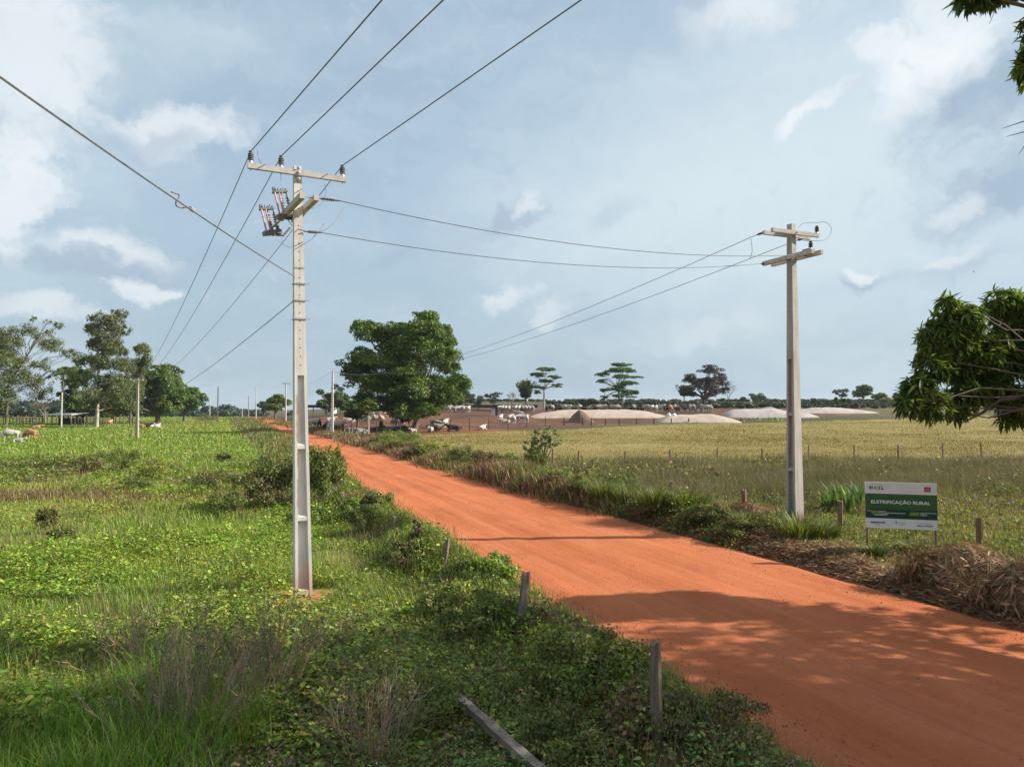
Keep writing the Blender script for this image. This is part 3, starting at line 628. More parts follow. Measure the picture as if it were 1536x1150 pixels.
def text(s_, x0, x1, yc, hfrac, mat, name='lettering', bold=.0, off=.0175):
    cu = bpy.data.curves.new('lettering', 'FONT'); cu.body = s_; cu.align_x = 'LEFT'; cu.offset = bold; cu.extrude = .004; cu.resolution_u = 3
    tmp = bpy.data.objects.new('tmp', cu); scene.collection.objects.link(tmp); dg = bpy.context.evaluated_depsgraph_get()
    me = bpy.data.meshes.new_from_object(tmp.evaluated_get(dg)); bpy.data.objects.remove(tmp); bpy.data.curves.remove(cu)
    n = len(me.vertices); V = np.zeros(n * 3, np.float32); me.vertices.foreach_get('co', V); V = V.reshape(-1, 3)
    x = (V[:, 0] - V[:, 0].min()) / (np.ptp(V[:, 0]) + 1e-9); caph = .72
    W_ = np.array([sp(x0, yc)]) + e1 * (x * (x1 - x0) * wS)[:, None] + up * ((V[:, 1] - caph / 2) / caph * hfrac * hS)[:, None] + nS * (off + V[:, 2:3] * .3)
    me.vertices.foreach_set('co', (W_ - WL[SG.name]).astype(np.float32).ravel()); me.name = name; me.update()
    return link(name, me, mat, SG)
text('ELETRIFICAÇÃO RURAL', .085, .905, .428, .068, M_txt, bold=.022)
text('GOVERNO FEDERAL', .085, .25, .055, .013, M_greyp)
# government logo: block letters in black, yellow, green and blue
for i_, (ch, c_) in enumerate(zip('BRASIL', (M_black, M_gpr, M_black, M_yel, M_black, M_lblue))):
    text(ch, .062 + .034 * i_, .062 + .034 * i_ + (.030 if ch != 'I' else .014), .118, .06, c_, bold=.045)
rect(.062, .098, .150, .162, .0160, M_yel, 'logo_block'); rect(.17, .2, .156, .166, .0160, M_gpr, 'logo_block'); rect(.235, .268, .152, .163, .0160, M_black, 'logo_block')
rect(.826, .914, .082, .186, .0145, M_red, 'red_badge'); text('LUZ', .842, .898, .134, .055, flat('pale_red_print', (.75, .35, .36)), bold=.03)
def dashes(x0, x1, y, mat, name='small_print'):
    m = MB(); x = x0; g = np.random.default_rng(int(x0 * 1000 + y * 777))
    while x < x1 - .004:
        w_ = min(g.uniform(.01, .035), x1 - x); m.obox(sp(x + w_ / 2, y, .0162), e1 * wS * w_ / 2, nS * .0006, up * .0065); x += w_ + .005
    m.build(name, mat, SG)
for y, a, b in ((.632, .075, .175), (.662, .088, .175), (.692, .10, .175)): dashes(a, b, y, M_lime)
dashes(.025, .07, .628, M_txt)
for y, a, b in ((.632, .185, .29), (.662, .185, .335), (.666, .345, .56), (.692, .185, .325), (.718, .13, .30)): dashes(a, b, y, M_txt)
for y, a, b in ((.640, .635, .755), (.668, .625, .755), (.694, .615, .755)): dashes(a, b, y, M_lime)
for y, a, b in ((.640, .77, .985), (.668, .77, .86), (.694, .77, .865)): dashes(a, b, y, M_txt)
text('equatorial', .072, .275, .868, .05, M_blue, bold=.03); dashes(.14, .21, .925, M_greyp)
mb_ = MB(); mb_.lathe(sp(.432, .872, .0145), nS, [(0, .022), (.002, .022)], 12); mb_.hexa([sp(.428, .862, .0145), sp(.44, .862, .0145), sp(.44, .862, .0165), sp(.428, .862, .0165)], [sp(.431, .815, .0145), sp(.434, .815, .0145), sp(.434, .815, .0165), sp(.431, .815, .0165)])
mb_.build('emblem', M_greyp, SG); dashes(.455, .57, .872, M_greyp); dashes(.47, .55, .91, M_greyp)
text('MINISTÉRIO DE', .755, .91, .868, .020, M_greyp); text('MINAS E ENERGIA', .72, .94, .915, .026, M_black, bold=.02)
for xf, yb in ((.022, 0), (.975, 0)):
    p_ = sp(xf, 0, -.04); z0 = float(H(p_[0], p_[1])) - .2
    MB().tube([(p_[0], p_[1], z0), (p_[0] + .01, p_[1], (z0 + zT) / 2), (p_[0], p_[1], zT - .06)], [.030, .027, .026], 7).build('sign_post', M_post_red, SG)

# ------------------------------------------------------------------ fences
def post_mesh(m, p, h, r, lean=(0, 0), g=rng, split=True):
    k = 9; n = 7; th = np.arange(k) * 2 * math.pi / k + g.uniform(0, 6); prof = g.uniform(.78, 1.15, k); V = []
    for j in range(n):
        z = -.35 + (h + .35) * j / (n - 1); rr = r * prof * (1 - .10 * j / n) * g.uniform(.94, 1.06, k)
        zz = z + (g.uniform(-.05, .03, k) * (1 if split else .3) if j == n - 1 else 0)
        V.append(np.stack([p[0] + lean[0] * max(z, 0) + rr * np.cos(th), p[1] + lean[1] * max(z, 0) + rr * np.sin(th), p[2] + zz + 0 * th], 1))
    V = np.concatenate(V + [np.array([[p[0] + lean[0] * h, p[1] + lean[1] * h, p[2] + h]])]); i_ = np.arange(n - 1)[:, None] * k; j_ = np.arange(k)[None]; j2 = (j_ + 1) % k
    m.add(V, np.stack([i_ + j_, i_ + j2, i_ + k + j2, i_ + k + j_], -1).reshape(-1, 4), [((n - 1) * k + q, (n - 1) * k + (q + 1) % k, n * k) for q in range(k)])
def fence(name, label, posts, mat, wires=(), wr=.003, ends=()):      # posts: (x, y, h, r, leanx, leany)
    p0 = posts[0]; root = empty(name, (p0[0], p0[1], float(H(p0[0], p0[1]))), label, 'fence'); tops = []
    for x, y, h, r, lx, ly in posts:
        m = MB(); z = float(H(x, y)); post_mesh(m, (x, y, z), h, r, (lx, ly)); m.build('post', mat, root); tops.append((x, y, z, lx, ly))
    if wires:
        m = MB()
        for hz in wires:
            for a_, b_ in zip(tops[:-1], tops[1:]):
                m.tube(sagline((a_[0] + a_[3] * hz, a_[1] + a_[4] * hz, a_[2] + hz), (b_[0] + b_[3] * hz, b_[1] + b_[4] * hz, b_[2] + hz), .03, 6), wr, 4, cap=False)
        m.build('wire', M_wire, root)
    return root
def from_px(u, vtop, Yd, r, lx=0, ly=0):
    t = at(u, vtop, Yd); return (t[0] - lx * 1.2, t[1] - ly * 1.2, t[2] - float(H(t[0], t[1])), r, lx, ly)
# left fence along the road: thick weathered posts leaning to the road
fence('wire_fence', 'leaning weathered grey posts overgrown by creepers along the left road edge',
      [from_px(984, 963, 8.25, .075, -.015, 0), from_px(790, 857, 12.2, .085, .09, .03), from_px(674, 807, 16.9, .085, .10, .02), from_px(594, 773, 21.4, .085, .10, .03),
       from_px(515, 737, 27.5, .10, .10, 0), from_px(478, 716, 33, .08, .05, 0), from_px(447, 694, 40, .08, .03, 0)], M_post, (.35, .7, 1.0), .0025)
fence('wire_fence', 'row of short thin grey stakes close together beside the far left road edge',
      [from_px(u, v, Y, .07, 0, 0) for u, v, Y in ((394, 661, 74), (388, 659, 78), (384, 657.5, 82), (379, 655, 86), (373, 652.5, 92), (369, 651, 96), (364, 648.5, 101), (360, 647, 106), (356.5, 646, 112), (352, 643, 122))], M_post, (.4, .8), .004)
fence('wire_fence', 'sparse thin pale posts crossing the green pasture on the left',
      [from_px(48, 694, 47, .07), from_px(-60, 697, 44, .07)][::-1] + [from_px(260, 684, 56, .06), from_px(334, 679, 62, .05), from_px(375, 674, 64, .05)], M_post, (.5, .9), .004)
fence('wire_fence', 'wire fence of dark posts behind the lone pasture pole',
      [from_px(u, v, Y, .08) for u, v, Y in ((-40, 650, 100), (62, 648, 104), (173, 648, 108), (313, 656, 84))], M_post, (.5, .9), .004)
fence('wire_fence', 'far pasture fence of dark posts below the round mango trees',
      [from_px(u, 627.5, Y, .10) for u, Y in ((186, 150), (200, 150), (245, 152), (262, 154), (283, 156), (294, 157), (309, 158), (322, 160))], M_post, (.5, .9, 1.3), .005)
# right roadside fence
fence('wire_fence', 'reddish weathered posts on the right verge either side of the sign',
      [from_px(1007, 721, 31.0, .10, 0, 0), from_px(1115, 734, 27.0, .10, -.02, 0), from_px(1261, 751, 22.3, .095, .02, 0), from_px(1469, 776, 19.6, .10, .02, 0), from_px(1640, 790, 17.5, .10)], M_post_red, (.4, .75), .0025)
fence('wire_fence', 'low wire fence of grey posts between the weeds and the dry field',
      [from_px(u, v, Y, .06, l, 0) for u, v, Y, l in ((745, 676, 51, 0), (829, 673, 50, 0), (868, 676, 49.5, 0), (938, 676.5, 50, .02), (1005, 674, 51, 0), (1076, 671, 52, .0), (1143, 672, 52, 0), (1213, 668, 53, 0), (1281, 667, 53, 0), (1347, 667, 53, 0), (1414, 664.5, 54, 0), (1471, 664, 54, -.04), (1545, 663, 54, 0))], M_post, (.45, .8, 1.15), .004)
fence('wire_fence', 'pen fence of thin dark posts in front of the cattle and the big mango tree',
      [from_px(u, 630.5 - .02 * (u - 535), Y, .07) for u, Y in ((527, 107), (535, 107), (565, 108), (600, 110), (646, 112), (676, 114), (704, 117), (733, 120), (762, 124), (790, 128), (818, 133))], M_hole, (.4, .7, 1.0, 1.3), .006)
fence('wire_fence', 'short pale stakes at the corner of the cattle pen by the sapling',
      [from_px(u, v, Y, .07) for u, v, Y in ((517, 640.5, 98), (523.5, 643, 98), (528.5, 645, 97), (534.5, 646, 97), (540, 648, 96), (546.5, 645, 96))], M_conc_old, (.4, .8), .005)
fence('wire_fence', 'row of evenly spaced dark posts along the back edge of the dry field',
      [from_px(u, v, Y, .12) for u, v, Y in [(846, 626, 134), (874, 626, 135), (887, 626.5, 135), (908, 628, 136)] + [(929 + 26.0 * k, 628 - .28 * k, 138 + 2.2 * k) for k in range(16)]], M_hole, (.5, .9), .006)

# ------------------------------------------------------------------ fallen beam
p0, p1 = at(654, 1019, 10.35), at(815, 1165, 7.55); p0[2] = H(p0[0], p0[1]) + .18; p1[2] = H(p1[0], p1[1]) + .26
d_ = (p1 - p0) / np.linalg.norm(p1 - p0); s_ = np.cross(d_, (0, 0, 1)); s_ /= np.linalg.norm(s_); u_ = np.cross(s_, d_)
m = MB(); n_ = 22; V = []
for k in range(n_):
    c_ = p0 + (p1 - p0) * (1.15 * k / (n_ - 1)); j = rng.normal(0, .004, (4, 3)); hw, hh = .058, .042
    V.append(np.array([c_ - s_ * hw - u_ * hh, c_ + s_ * hw - u_ * hh, c_ + s_ * hw + u_ * hh, c_ - s_ * hw + u_ * hh]) + j)
V = np.concatenate(V); i_ = np.arange(n_ - 1)[:, None] * 4; j_ = np.arange(4)[None]; j2 = (j_ + 1) % 4
m.add(V, np.concatenate([np.stack([i_ + j_, i_ + j2, i_ + 4 + j2, i_ + 4 + j_], -1).reshape(-1, 4), [[3, 2, 1, 0], [n_ * 4 - 4, n_ * 4 - 3, n_ * 4 - 2, n_ * 4 - 1]]]))
tag(m.build('fallen_beam', M_beam, loc=p0), 'long grey wooden beam lying on the weeds at the bottom of the picture', 'beam')

# ------------------------------------------------------------------ trees
def branch_curve(p0, p1, bend, g, n=6):
    t = np.linspace(0, 1, n)[:, None]; mid = (p0 + p1) / 2 + bend; P = (1 - t) ** 2 * p0 + 2 * t * (1 - t) * mid + t * t * p1
    P[1:-1] += g.normal(0, np.linalg.norm(p1 - p0) * .018, (n - 2, 3)); return P
def crown(mb, clumps, n, Lf, Wf, pal, g, droop=.25, up=.35, shell=(.55, 1.06), near=False):
    C = np.array([c[0] for c in clumps]); Rr = np.array([c[1] for c in clumps]); w = (Rr.prod(1)) ** (2 / 3); i = g.choice(len(C), n, p=w / w.sum())
    v = rdir(n, g); v[:, 2] = np.where(v[:, 2] < -.5, -v[:, 2], v[:, 2]); s = g.uniform(*shell, (n, 1)) ** .7
    P = C[i] + v * s * Rr[i]; N = unit(v * .8 + rdir(n, g) * .7 + np.array([0, 0, up])); D = unit(np.cross(N, rdir(n, g)) + np.array([0, 0, -droop]))
    cl = g.integers(0, len(pal), len(C)); mixi = np.where(g.random(n) < .6, cl[i], g.integers(0, len(pal), n))
    leaves(mb, P - D * Lf * .5, D, N, Lf * g.uniform(.7, 1.3, n), Wf * g.uniform(.7, 1.3, n), palette(n, pal, .22, g, mixi), near)
def tree(name, label, u, Y, lobes, pal, n, Lf, Wf=None, trunk=.3, seed=1, group=None, bark=None, split=7, sub=.42, flat_=1.0, fork=.35, deep=.75, limbs=True, copies=2, shell=(.5, 1.06), up=.35, lean=0, extra_trunks=(), limb=.55, leader=False):
    g = np.random.default_rng(seed); b = at(u, 612, Y); base = np.array([b[0], Y, float(H(b[0], Y))]); root = empty(name, base, label, 'palm tree' if 'palm' in name else 'tree', group)
    if leader: lobes = [(a_, b_, c_ * 1.18, d_ * 1.15) for a_, b_, c_, d_ in lobes]
    k = pxm(Y); us = [l[0] for l in lobes]; half = (max(us) - min(us)) / 2 * k + np.mean([l[2] for l in lobes]) * k; uc = (max(us) + min(us)) / 2
    big, cl = [], []
    for (lu, lv, ru, rv) in lobes:
        for c_ in range(copies):
            room = math.sqrt(max(.12, 1 - ((lu - uc) * k / half) ** 2)) * half * deep
            dy = g.uniform(-1, 1) * room; c = at(lu, lv, Y); c = c + np.array([0, dy, 0]); r = np.array([ru * k, (ru + rv) / 2 * k, rv * k])
            if c_: r = r * g.uniform(.75, 1.0)
            big.append((c, r))
            for s_ in range(split):
                v = rdir(1, g)[0]; cl.append((c + v * r * .62, r * sub * g.uniform(.75, 1.25) * np.array([1, 1, flat_])))
    m = MB(); crown(m, cl, n, Lf, Wf or Lf * .5, pal, g, up=up, shell=shell); m.build('crown', M_leaf, root)
    t = MB(); zc = np.mean([c[0][2] for c in big]); zlow = min(c[0][2] - c[1][2] for c in big); ht = max(base[2] + .8, base[2] + (zc - base[2]) * fork)
    top = np.array([base[0] + lean, Y, ht]); t.tube(np.array([base - [0, 0, .4], base + [0, 0, .3], (base + top) / 2 + [g.normal(0, trunk * .3), 0, 0], top]), [trunk * 1.45, trunk * 1.1, trunk * .95, trunk * .8], 9)
    if leader:
        zt_ = max(c[0][2] for c in big); tp = max(big, key=lambda c: c[0][2])[0]; LP = [top + (tp - top) * f + g.normal(0, trunk * .5, 3) * [1, 1, 0] * (0 < f < 1) for f in (0, .35, .7, 1)]; t.tube(LP, np.array([.78, .55, .34, .1]) * trunk, 8)
    for ex in extra_trunks:
        bx = at(ex, 612, Y + 1); bx[2] = H(bx[0], Y + 1) - .3; tg = big[np.argmin([abs(c[0][0] - bx[0]) for c in big])][0]; t.tube(branch_curve(bx, tg, np.array([0, 0, .5]), g), np.linspace(trunk * .8, trunk * .2, 6), 7)
    if limbs:
        for c, r in big:
            st = top - [0, 0, trunk * .5]
            if leader: zz = base[2] + (c[2] - base[2]) * .72; f = np.clip((zz - top[2]) / (tp[2] - top[2] + 1e-6), 0, .95); st = top + (tp - top) * f if zz > top[2] else base + (top - base) * np.clip((zz - base[2]) / (top[2] - base[2]), .3, 1)
            L_ = np.linalg.norm(c - st); t.tube(branch_curve(st, c, np.array([0, 0, L_ * .12]), g), np.linspace(trunk * limb, trunk * .10, 6), 6, cap=False)
        for j in g.choice(len(cl), min(len(cl), 40), replace=False):
            c = cl[j][0]; src = big[j // split][0]; src = src * .5 + top * .5; t.tube(branch_curve(src, c, g.normal(0, .2, 3), g, 4), np.linspace(trunk * .16, trunk * .04, 4), 4, cap=False)
    t.build('trunk', bark or M_bark, root); return root
G_MANGO = [(.070, .125, .020), (.10, .17, .026), (.13, .21, .032), (.050, .095, .018), (.11, .165, .036)]
G_EUC = [(.12, .15, .06), (.15, .18, .065), (.09, .12, .05), (.17, .19, .065), (.12, .14, .045)]
G_LITE = [(.11, .17, .025), (.14, .20, .03), (.09, .14, .022)]
G_DARK = [(.055, .09, .025), (.075, .12, .032), (.06, .10, .035)]
G_PAR = [(.07, .14, .04), (.09, .165, .045), (.055, .115, .04)]
G_HAZE = [(.05, .075, .045), (.065, .09, .05), (.045, .065, .045)]

tree('mango_tree', 'big dense dark green mango tree standing in the cattle pen, largest tree in view', 622, 122,
     [(640, 500, 34, 28), (662, 510, 26, 26), (600, 512, 32, 26), (560, 505, 26, 20), (640, 530, 45, 28), (590, 545, 45, 28), (548, 545, 28, 24), (668, 540, 28, 26), (690, 575, 20, 16), (660, 580, 36, 24),
      (615, 580, 45, 28), (560, 580, 34, 22), (535, 560, 18, 18), (524, 548, 12, 8), (640, 605, 32, 20), (622, 618, 22, 16), (675, 596, 26, 14), (545, 600, 22, 14), (600, 605, 25, 14), (636, 482, 18, 12), (652, 485, 14, 10), (588, 500, 24, 15), (612, 492, 20, 14), (580, 522, 24, 18), (600, 618, 26, 12), (652, 616, 22, 12), (575, 606, 26, 14), (612, 555, 34, 24)],
     G_MANGO, 78000, .48, .24, .55, 3, fork=.26, split=9, sub=.38, copies=3, limb=.30, deep=.85)
tree('eucalyptus_tree', 'tall loose eucalyptus with grey green clumps at the left edge of the picture', 10, 165,
     [(-10, 500, 24, 15), (25, 495, 22, 12), (60, 484, 9, 6), (67, 482, 6, 5), (12, 520, 28, 18), (45, 515, 24, 13), (-25, 530, 26, 20), (30, 545, 30, 18), (75, 528, 14, 9), (86, 511, 4, 4), (0, 570, 32, 20), (45, 570, 18, 14), (-35, 580, 26, 24), (10, 600, 26, 18), (40, 595, 14, 14), (-15, 612, 26, 14), (22, 580, 26, 20), (60, 548, 18, 10)],
     G_EUC, 30000, .50, .20, .30, 5, split=11, sub=.36, fork=.6, flat_=1.45, leader=True, copies=2, shell=(.1, 1.15), limb=.3)
tree('eucalyptus_tree', 'tallest slim eucalyptus with a bare pale trunk behind the green pasture', 146, 152,
     [(183, 472, 9, 7), (160, 480, 14, 9), (176, 484, 14, 9), (143, 495, 12, 9), (165, 500, 20, 12), (183, 495, 10, 10), (150, 520, 18, 12), (172, 520, 18, 14), (140, 515, 9, 9), (160, 545, 24, 14), (135, 545, 12, 12), (182, 548, 12, 12), (165, 575, 28, 15), (150, 600, 24, 16), (185, 590, 20, 16), (165, 612, 26, 12), (132, 570, 12, 14)],
     G_EUC, 27000, .50, .20, .34, 6, bark=M_bark_pale, split=11, sub=.36, fork=.75, flat_=1.45, leader=True, copies=2, shell=(.1, 1.15), limb=.3)
tree('eucalyptus_tree', 'sparse two armed eucalyptus between the tallest one and the round mango', 196, 172,
     [(218, 527, 9, 10), (222, 540, 9, 9), (203, 522, 12, 8), (190, 530, 10, 8), (198, 550, 16, 12), (212, 552, 12, 10), (190, 575, 16, 16), (205, 590, 16, 14)],
     G_EUC, 12000, .50, .20, .26, 7, split=11, sub=.36, fork=.5, flat_=1.45, leader=True, copies=2, shell=(.1, 1.15), limb=.3)
tree('broadleaf_tree', 'bright yellow green broadleaf tree behind the drooping palm', 116, 178,
     [(112, 560, 16, 12), (122, 575, 16, 12), (105, 575, 14, 10), (128, 590, 14, 12), (108, 592, 14, 10), (118, 605, 18, 14), (135, 560, 10, 10)], G_LITE + G_MANGO, 8000, .6, .32, .3, 8, fork=.45)
tree('mango_tree', 'round dark mango tree with a thick short trunk beyond the pasture pole', 237, 190,
     [(238, 558, 26, 14), (222, 572, 24, 18), (255, 572, 24, 18), (237, 585, 30, 20), (214, 598, 16, 14), (262, 598, 20, 14), (240, 605, 28, 14), (222, 612, 20, 12), (258, 612, 20, 12), (238, 575, 26, 20)], G_MANGO, 24000, .66, .34, .7, 9, fork=.30)
tree('mango_tree', 'lower dark mango tree against the right side of the round one', 277, 215,
     [(280, 588, 16, 10), (292, 594, 14, 12), (270, 600, 16, 14), (288, 607, 16, 10), (299, 602, 7, 8)], G_DARK + G_MANGO, 7000, .7, .36, .5, 10, fork=.3)
tree('broadleaf_tree', 'dark bushy tree low between the eucalyptus trunks', 170, 182, [(160, 605, 18, 16), (180, 600, 20, 16), (172, 618, 24, 12)], G_DARK, 6000, .6, .3, .3, 11)
tree('broadleaf_tree', 'dark bushy tree below the bright yellow green one, by the shed', 125, 186, [(118, 612, 14, 14), (135, 608, 14, 16)], G_DARK, 4000, .6, .3, .3, 12)
tree('broadleaf_tree', 'rounded yellow green tree beside the far stretch of road', 413, 255, [(413, 597, 13, 8), (405, 604, 10, 9), (422, 604, 11, 9), (413, 611, 15, 8)], G_LITE, 5000, .75, .4, .35, 13)
tree('broadleaf_tree', 'thin greyish tree at the left of the rounded yellow green one', 396, 290, [(393, 607, 8, 6), (399, 612, 9, 6)], G_HAZE, 1500, .7, .35, .25, 14)
tree('broadleaf_tree', 'dark tree with a banana like top behind the roadside white pole', 500, 225, [(492, 597, 12, 9), (505, 600, 15, 12), (515, 607, 12, 12), (485, 606, 10, 10), (481, 588, 7, 4)], G_DARK + G_PAR, 7000, .8, .4, .35, 15)
tree('broadleaf_tree', 'tall wispy tree with open twigs left of the big mango tree', 506, 240, [(502, 580, 7, 5), (511, 585, 6, 6), (507, 592, 8, 6)], G_HAZE, 900, .6, .25, .15, 16)
tree('broadleaf_tree', 'dark bushy tree under the left side of the big mango tree', 537, 138, [(530, 610, 14, 10), (545, 614, 16, 12), (535, 622, 18, 9), (524, 620, 8, 8)], G_DARK, 6000, .5, .25, .2, 17)
tree('sapling', 'slender sapling with a thin pale trunk in front of the cattle pen', 553, 98, [(553, 604, 8, 6), (545, 608, 8, 6), (561, 609, 8, 6), (553, 612, 12, 5)], G_LITE, 2600, .38, .16, .10, 18, bark=M_bark_pale, fork=.8)
tree('broadleaf_tree', 'pale grey green open tree at the right foot of the big mango tree', 700, 215, [(695, 590, 12, 7), (705, 598, 12, 9), (690, 602, 12, 9)], G_HAZE, 3000, .6, .3, .25, 19)
tree('broadleaf_tree', 'small sparse tree left of the leafless one above the long dark wall', 740, 230, [(734, 593, 9, 5), (746, 592, 9, 5), (740, 600, 9, 6)], G_HAZE, 1300, .5, .2, .2, 20, shell=(.2, 1.1))
tree('broadleaf_tree', 'tiny bushy tree right behind the small sparse tree by the dark wall', 720, 235, [(720, 600, 6, 7), (716, 605, 6, 5)], G_HAZE, 1000, .5, .25, .2, 21)
tree('parica_tree', 'slim tree with three flat leaf tiers right of the dark feathery palm', 816, 205,
     [(820, 554, 18, 4), (806, 562, 13, 5), (832, 566, 11, 4), (818, 572, 14, 3), (810, 580, 13, 4), (836, 578, 9, 4), (805, 588, 6, 4)], G_PAR, 3800, .6, .26, .24, 22, flat_=.6, fork=.72, copies=2, bark=M_bark_pale)
tree('parica_tree', 'tall tree with many flat leaf tiers and two trunks behind the feedlot row', 928, 205,
     [(935, 546, 17, 4), (925, 554, 20, 5), (945, 556, 14, 4), (905, 561, 13, 4), (935, 566, 26, 4), (903, 572, 9, 4), (940, 575, 20, 5), (925, 582, 16, 5), (945, 588, 14, 6), (935, 594, 18, 5), (908, 585, 9, 4), (906, 596, 8, 3)], G_PAR, 8000, .6, .26, .26, 23, flat_=.6, fork=.7, extra_trunks=(908, 935))
tree('round_bush_tree', 'low rounded olive bush tree just above the brown dirt heap', 881, 215, [(875, 602, 10, 5), (888, 602, 10, 5), (881, 606, 14, 5)], G_HAZE + G_EUC, 2600, .6, .3, .2, 24)
tree('broadleaf_tree', 'broad purplish dark tree with a domed crown on the ridge', 1056, 230,
     [(1060, 556, 22, 8), (1042, 566, 16, 10), (1075, 566, 18, 10), (1055, 578, 22, 12), (1038, 588, 14, 10), (1068, 588, 14, 10), (1088, 574, 10, 9), (1090, 586, 8, 7)],
     [(.060, .050, .040), (.075, .055, .045), (.05, .05, .035), (.085, .062, .05)], 9000, .62, .28, .45, 25, fork=.35)
for (nm, lb, u, Y, lobes, pal, n) in [
    ('broadleaf_tree', 'low rounded tree cluster on the ridge left of the right concrete pole', 1140, 380, [(1130, 597, 9, 5), (1142, 595, 10, 6), (1152, 599, 8, 4)], G_DARK, 1800),
    ('broadleaf_tree', 'sparse pale tree behind the low rounded cluster on the ridge', 1129, 410, [(1129, 592, 6, 3)], G_HAZE, 300),
    ('broadleaf_tree', 'small dark round tree alone on the ridge line, left of the low cluster', 1115, 370, [(1115, 599, 6, 4)], G_DARK, 500),
    ('broadleaf_tree', 'tiny dark bush tree on the ridge just right of the purplish tree', 1085, 370, [(1085, 600, 5, 3)], G_DARK, 400),
    ('broadleaf_tree', 'open pale crowned tree left of the larger green one near the hanging branch', 1262, 330, [(1258, 588, 7, 5), (1266, 587, 6, 5), (1262, 593, 7, 3)], G_HAZE, 600),
    ('broadleaf_tree', 'larger green tree on the ridge left of the hanging mango branch', 1295, 320, [(1295, 581, 13, 6), (1287, 588, 9, 7), (1303, 588, 9, 7), (1295, 592, 13, 5)], G_MANGO, 3200),
    ('broadleaf_tree', 'bright yellow green tree next to the hanging mango branch', 1325, 260, [(1318, 596, 8, 5), (1328, 594, 9, 5), (1325, 601, 13, 6)], [(.16, .20, .03), (.13, .17, .03)], 2600),
    ('broadleaf_tree', 'thin bare looking tree half hidden by the hanging mango branch', 1343, 300, [(1342, 594, 6, 5), (1345, 600, 6, 5)], G_HAZE, 500)]:
    tree(nm, lb, u, Y, lobes, pal, n, .85, .45, .25, int(u), fork=.4)
for k, (u, v, rr) in enumerate([(1134, 604, 3), (1241, 606, 4), (1254, 601, 4), (1264, 604, 5), (1274, 604, 5), (1284, 607, 4), (1220, 602, 4), (1230, 606, 3)]):
    tree('evergreen_shrub', f'dark upright shrub on the hedge line below the ridge, {["first", "second", "third", "fourth", "fifth", "sixth", "seventh", "eighth"][k]} of that uneven row', u, 240, [(u, v, rr, rr * 1.4)], G_DARK, 500, .7, .35, .12, 300 + k, group='dark shrubs on the hedge line', limbs=False, copies=1)

def palm(name, label, u, Y, vcrown, frond, nf, pal, seed, tr=.2, droop=.5, erect=.6, emin=None):
    g = np.random.default_rng(seed); top = at(u, vcrown, Y); base = np.array([top[0], Y, float(H(top[0], Y))]); root = empty(name, base, label, 'palm tree')
    MB().tube(np.array([base - [0, 0, .3], (base + top) / 2 + [.1, 0, 0], top]), [tr * 1.2, tr, tr * .85], 8).build('trunk', M_bark, root)
    r = MB(); lf = MB()
    for k in range(nf):
        a = 2.4 * k + g.uniform(-.3, .3); e = (erect * (1 - k / nf * 1.1) if emin is None else emin + (erect - emin) * g.random()) + g.uniform(-.1, .1) * (emin is None); d = np.array([math.cos(a), math.sin(a), 0]); L_ = frond * g.uniform(.8, 1.1)
        t = np.linspace(0, 1, 9)[:, None]; el = math.pi / 2 * np.clip(e, -.3, .95); P = top + d * (math.cos(el) * L_ * t) + np.array([0, 0, 1.]) * (math.sin(el) * L_ * t - droop * L_ * t ** 2.2)
        r.tube(P, np.linspace(.05, .012, 9), 4, cap=False)
        n = 44; tt_ = g.uniform(.12, 1, n); idx = tt_ * 8; i0 = np.minimum(idx.astype(int), 7); f = (idx - i0)[:, None]; q = P[i0] * (1 - f) + P[i0 + 1] * f; T = unit(P[i0 + 1] - P[i0])
        S = unit(np.cross(T, [0, 0, 1.])) * np.where(np.arange(n) % 2, 1, -1)[:, None]; D = unit(S + T * .7 + np.array([0, 0, -.55])); leaves(lf, q, D, unit(np.cross(D, T)), L_ * .24 * (1.15 - tt_ * .6), L_ * .03 + .03, palette(n, pal, .2, g))
    r.build('frond_stem', M_bark, root); lf.build('frond', M_leaf, root); return root
palm('palm_tree', 'drooping palm with ragged fronds at the left, above the slim white pole', 95, 172, 561, 6.2, 16, G_LITE + G_DARK, 31, .22, .75, .7)
palm('palm_tree', 'dark feathery palm left of the slim tiered tree', 789, 195, 600, 6.0, 46, G_DARK + [(.09, .10, .04)], 32, .3, .10, .97, .66)
palm('palm_tree', 'small feathery palm left of the purplish dark tree', 1026, 225, 596, 4.8, 30, G_DARK + [(.11, .10, .06)], 33, .2, .12, .97, .6)

def bare_tree(name, label, u, Y, vtop, spread, seed, r0=.2, mat=None, depth=5):
    g = np.random.default_rng(seed); b = at(u, 612, Y); base = np.array([b[0], Y, float(H(b[0], Y))]); Ht = at(u, vtop, Y)[2] - base[2]; root = empty(name, base, label, 'tree'); m = MB(); tw = MB()
    def grow(p, d, L_, r, k):
        e = p + d * L_; (m if k > depth - 3 else tw).tube(branch_curve(p, e, g.normal(0, L_ * .08, 3), g, 4), np.linspace(r, r * .65, 4), 5 if k > 2 else 3, cap=False)
        if k == 0: return
        for _ in range(3 if k > 1 else 4):
            nd_ = unit((d + rdir(1, g)[0] * spread * np.array([1, 1, .6]) + np.array([0, 0, .12]))[None])[0]; grow(e, nd_, L_ * g.uniform(.6, .85), r * .58, k - 1)
    grow(base - [0, 0, .2], np.array([0, 0, 1.]), Ht * .27, r0, depth); m.build('trunk', mat or M_twig, root); tw.build('crown', mat or M_twig, root); return root
bare_tree('bare_tree', 'leafless twiggy tree between the sparse tree and the dark feathery palm', 768, 225, 582, .75, 41, .22)
bare_tree('bare_tree', 'leafless spreading tree between the left edge eucalyptus and the palm', 68, 190, 590, .8, 42, .28)
